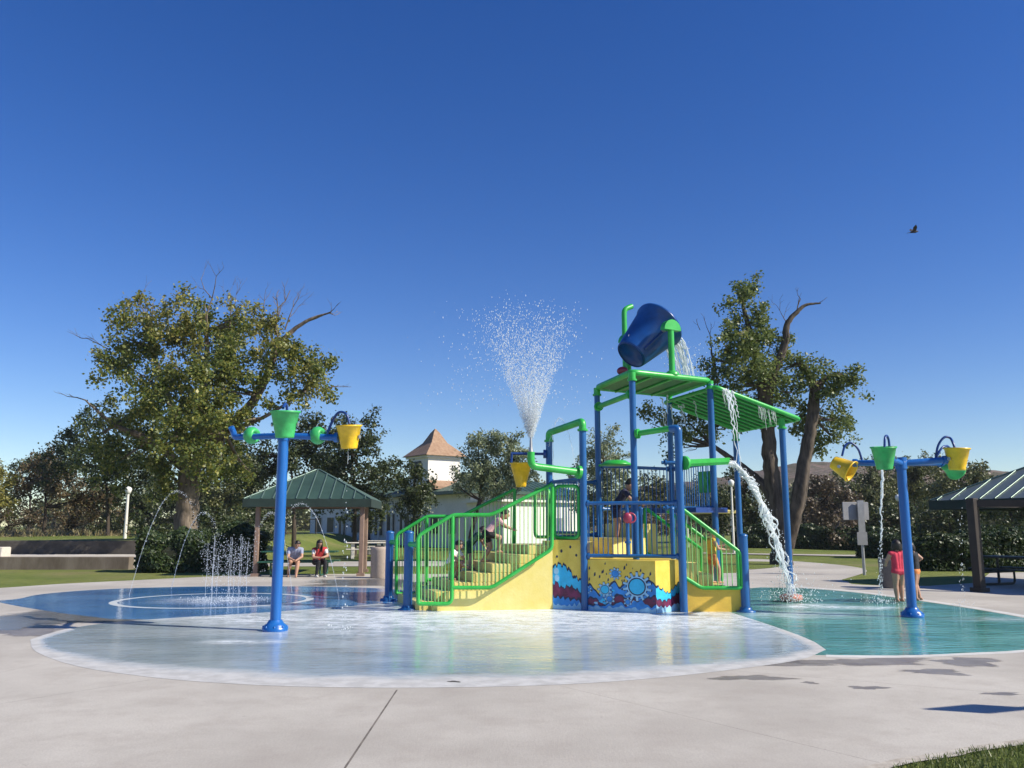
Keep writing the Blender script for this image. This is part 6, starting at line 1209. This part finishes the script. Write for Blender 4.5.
person('child in dark green clothes bending just behind the climbing child', k2, -math.pi / 2 + .3, 1.02, pose(head=(.02, .24, .76), shL=(-.11, .17, .69), shR=(.11, .17, .68), hipL=(-.06, -.04, .48), hipR=(.06, -.04, .48), elL=(-.13, .26, .56), elR=(.14, .26, .56), wrL=(-.10, .32, .44), wrR=(.12, .32, .44), knL=(-.06, .04, .26), knR=(.06, .02, .26)), cl('dgreen', 'dgreen', 'dgreen', 'dgreen'), head_dir=(0, 1, -.6), group=GP)
k3 = stair_pt(463, 1.0); k3.z = step_at(463)
person('child crouching low on the bottom steps in a white top and lime shorts', k3, -math.pi / 2 - .5, 1.08, pose(head=(0, .16, .62), shL=(-.11, .09, .50), shR=(.11, .09, .50), hipL=(-.06, -.03, .24), hipR=(.06, -.03, .24), knL=(-.09, .17, .30), knR=(.09, .17, .30), anL=(-.08, .05, .045), anR=(.08, .05, .045), elL=(-.15, .19, .38), elR=(.15, .19, .38), wrL=(-.10, .27, .26), wrR=(.08, .29, .28)), cl('white', 'white', 'lime', 'lime'), head_dir=(0, .9, -.5), group=GP)
# child on the raised steps of the tower
k4 = P(617, 520, 17.75); k4.z = 1.24
person('child in navy clothes standing high on the yellow deck behind the blue railing', k4, -math.pi / 2 - .3, 1.32, pose(head=(.02, .22, .86), shL=(-.12, .14, .75), shR=(.12, .14, .75), elL=(-.15, .24, .62), elR=(.15, .26, .62), wrL=(-.10, .36, .56), wrR=(.10, .38, .58), hipL=(-.055, -.02, .5), hipR=(.055, -.02, .5)), cl('navy', 'navy', 'navy', 'navy'), head_dir=(0, 1, -.2), group=GP)
# child on the right stairs
k5 = r0 + rd * (.70) + rw * .7; k5.z = .46
person('child in mustard swimwear walking down the right stairs', k5, -math.pi / 2 + .2, 1.02, pose(head=(.0, .05, .91), elL=(-.15, .10, .66), wrL=(-.10, .24, .68), elR=(.16, .06, .64), wrR=(.14, .20, .62), knR=(.06, .10, .27), anR=(.06, .10, .045)), cl('mustard', 'skin', 'orange', 'orange'), head_dir=(0, 1, -.3), group=GP)
# two girls at the right pole, seen from behind
k6 = G(901, 603); k6.z = .02
person('child with long dark hair in bright pink seen from behind beside the pole', k6, .12, 1.22, pose(elL=(-.17, .06, .66), wrL=(-.12, .17, .60), elR=(.15, .08, .64), wrR=(.06, .16, .58), anR=(.045, .03, .045), knR=(.05, .04, .27)), cl('pink', 'skin', 'pink', 'skin'), head_dir=(.1, 1, -.25), hairlen=.12, group=GP)
k7 = G(917.5, 601.5); k7.z = .02
person('barefoot child half hidden behind the right pole with one arm bent upward', k7, .9, 1.18, pose(head=(-.05, .05, .92), elR=(.16, -.08, .72), wrR=(.12, .04, .62), elL=(-.13, .14, .80), wrL=(-.10, .12, .95), anR=(.10, -.02, .045), knR=(.09, .03, .27)), cl('black', 'skin', 'orange', 'skin'), head_dir=(0, 1, .1), hairlen=.08, group=GP)
k8 = P(745, 545, 58); k8.z = 0
person('far person in red walking near the dark car', k8, 2.2, 1.2, pose(), cl('red', 'red', 'black', 'black', 'skin'), group=GP)
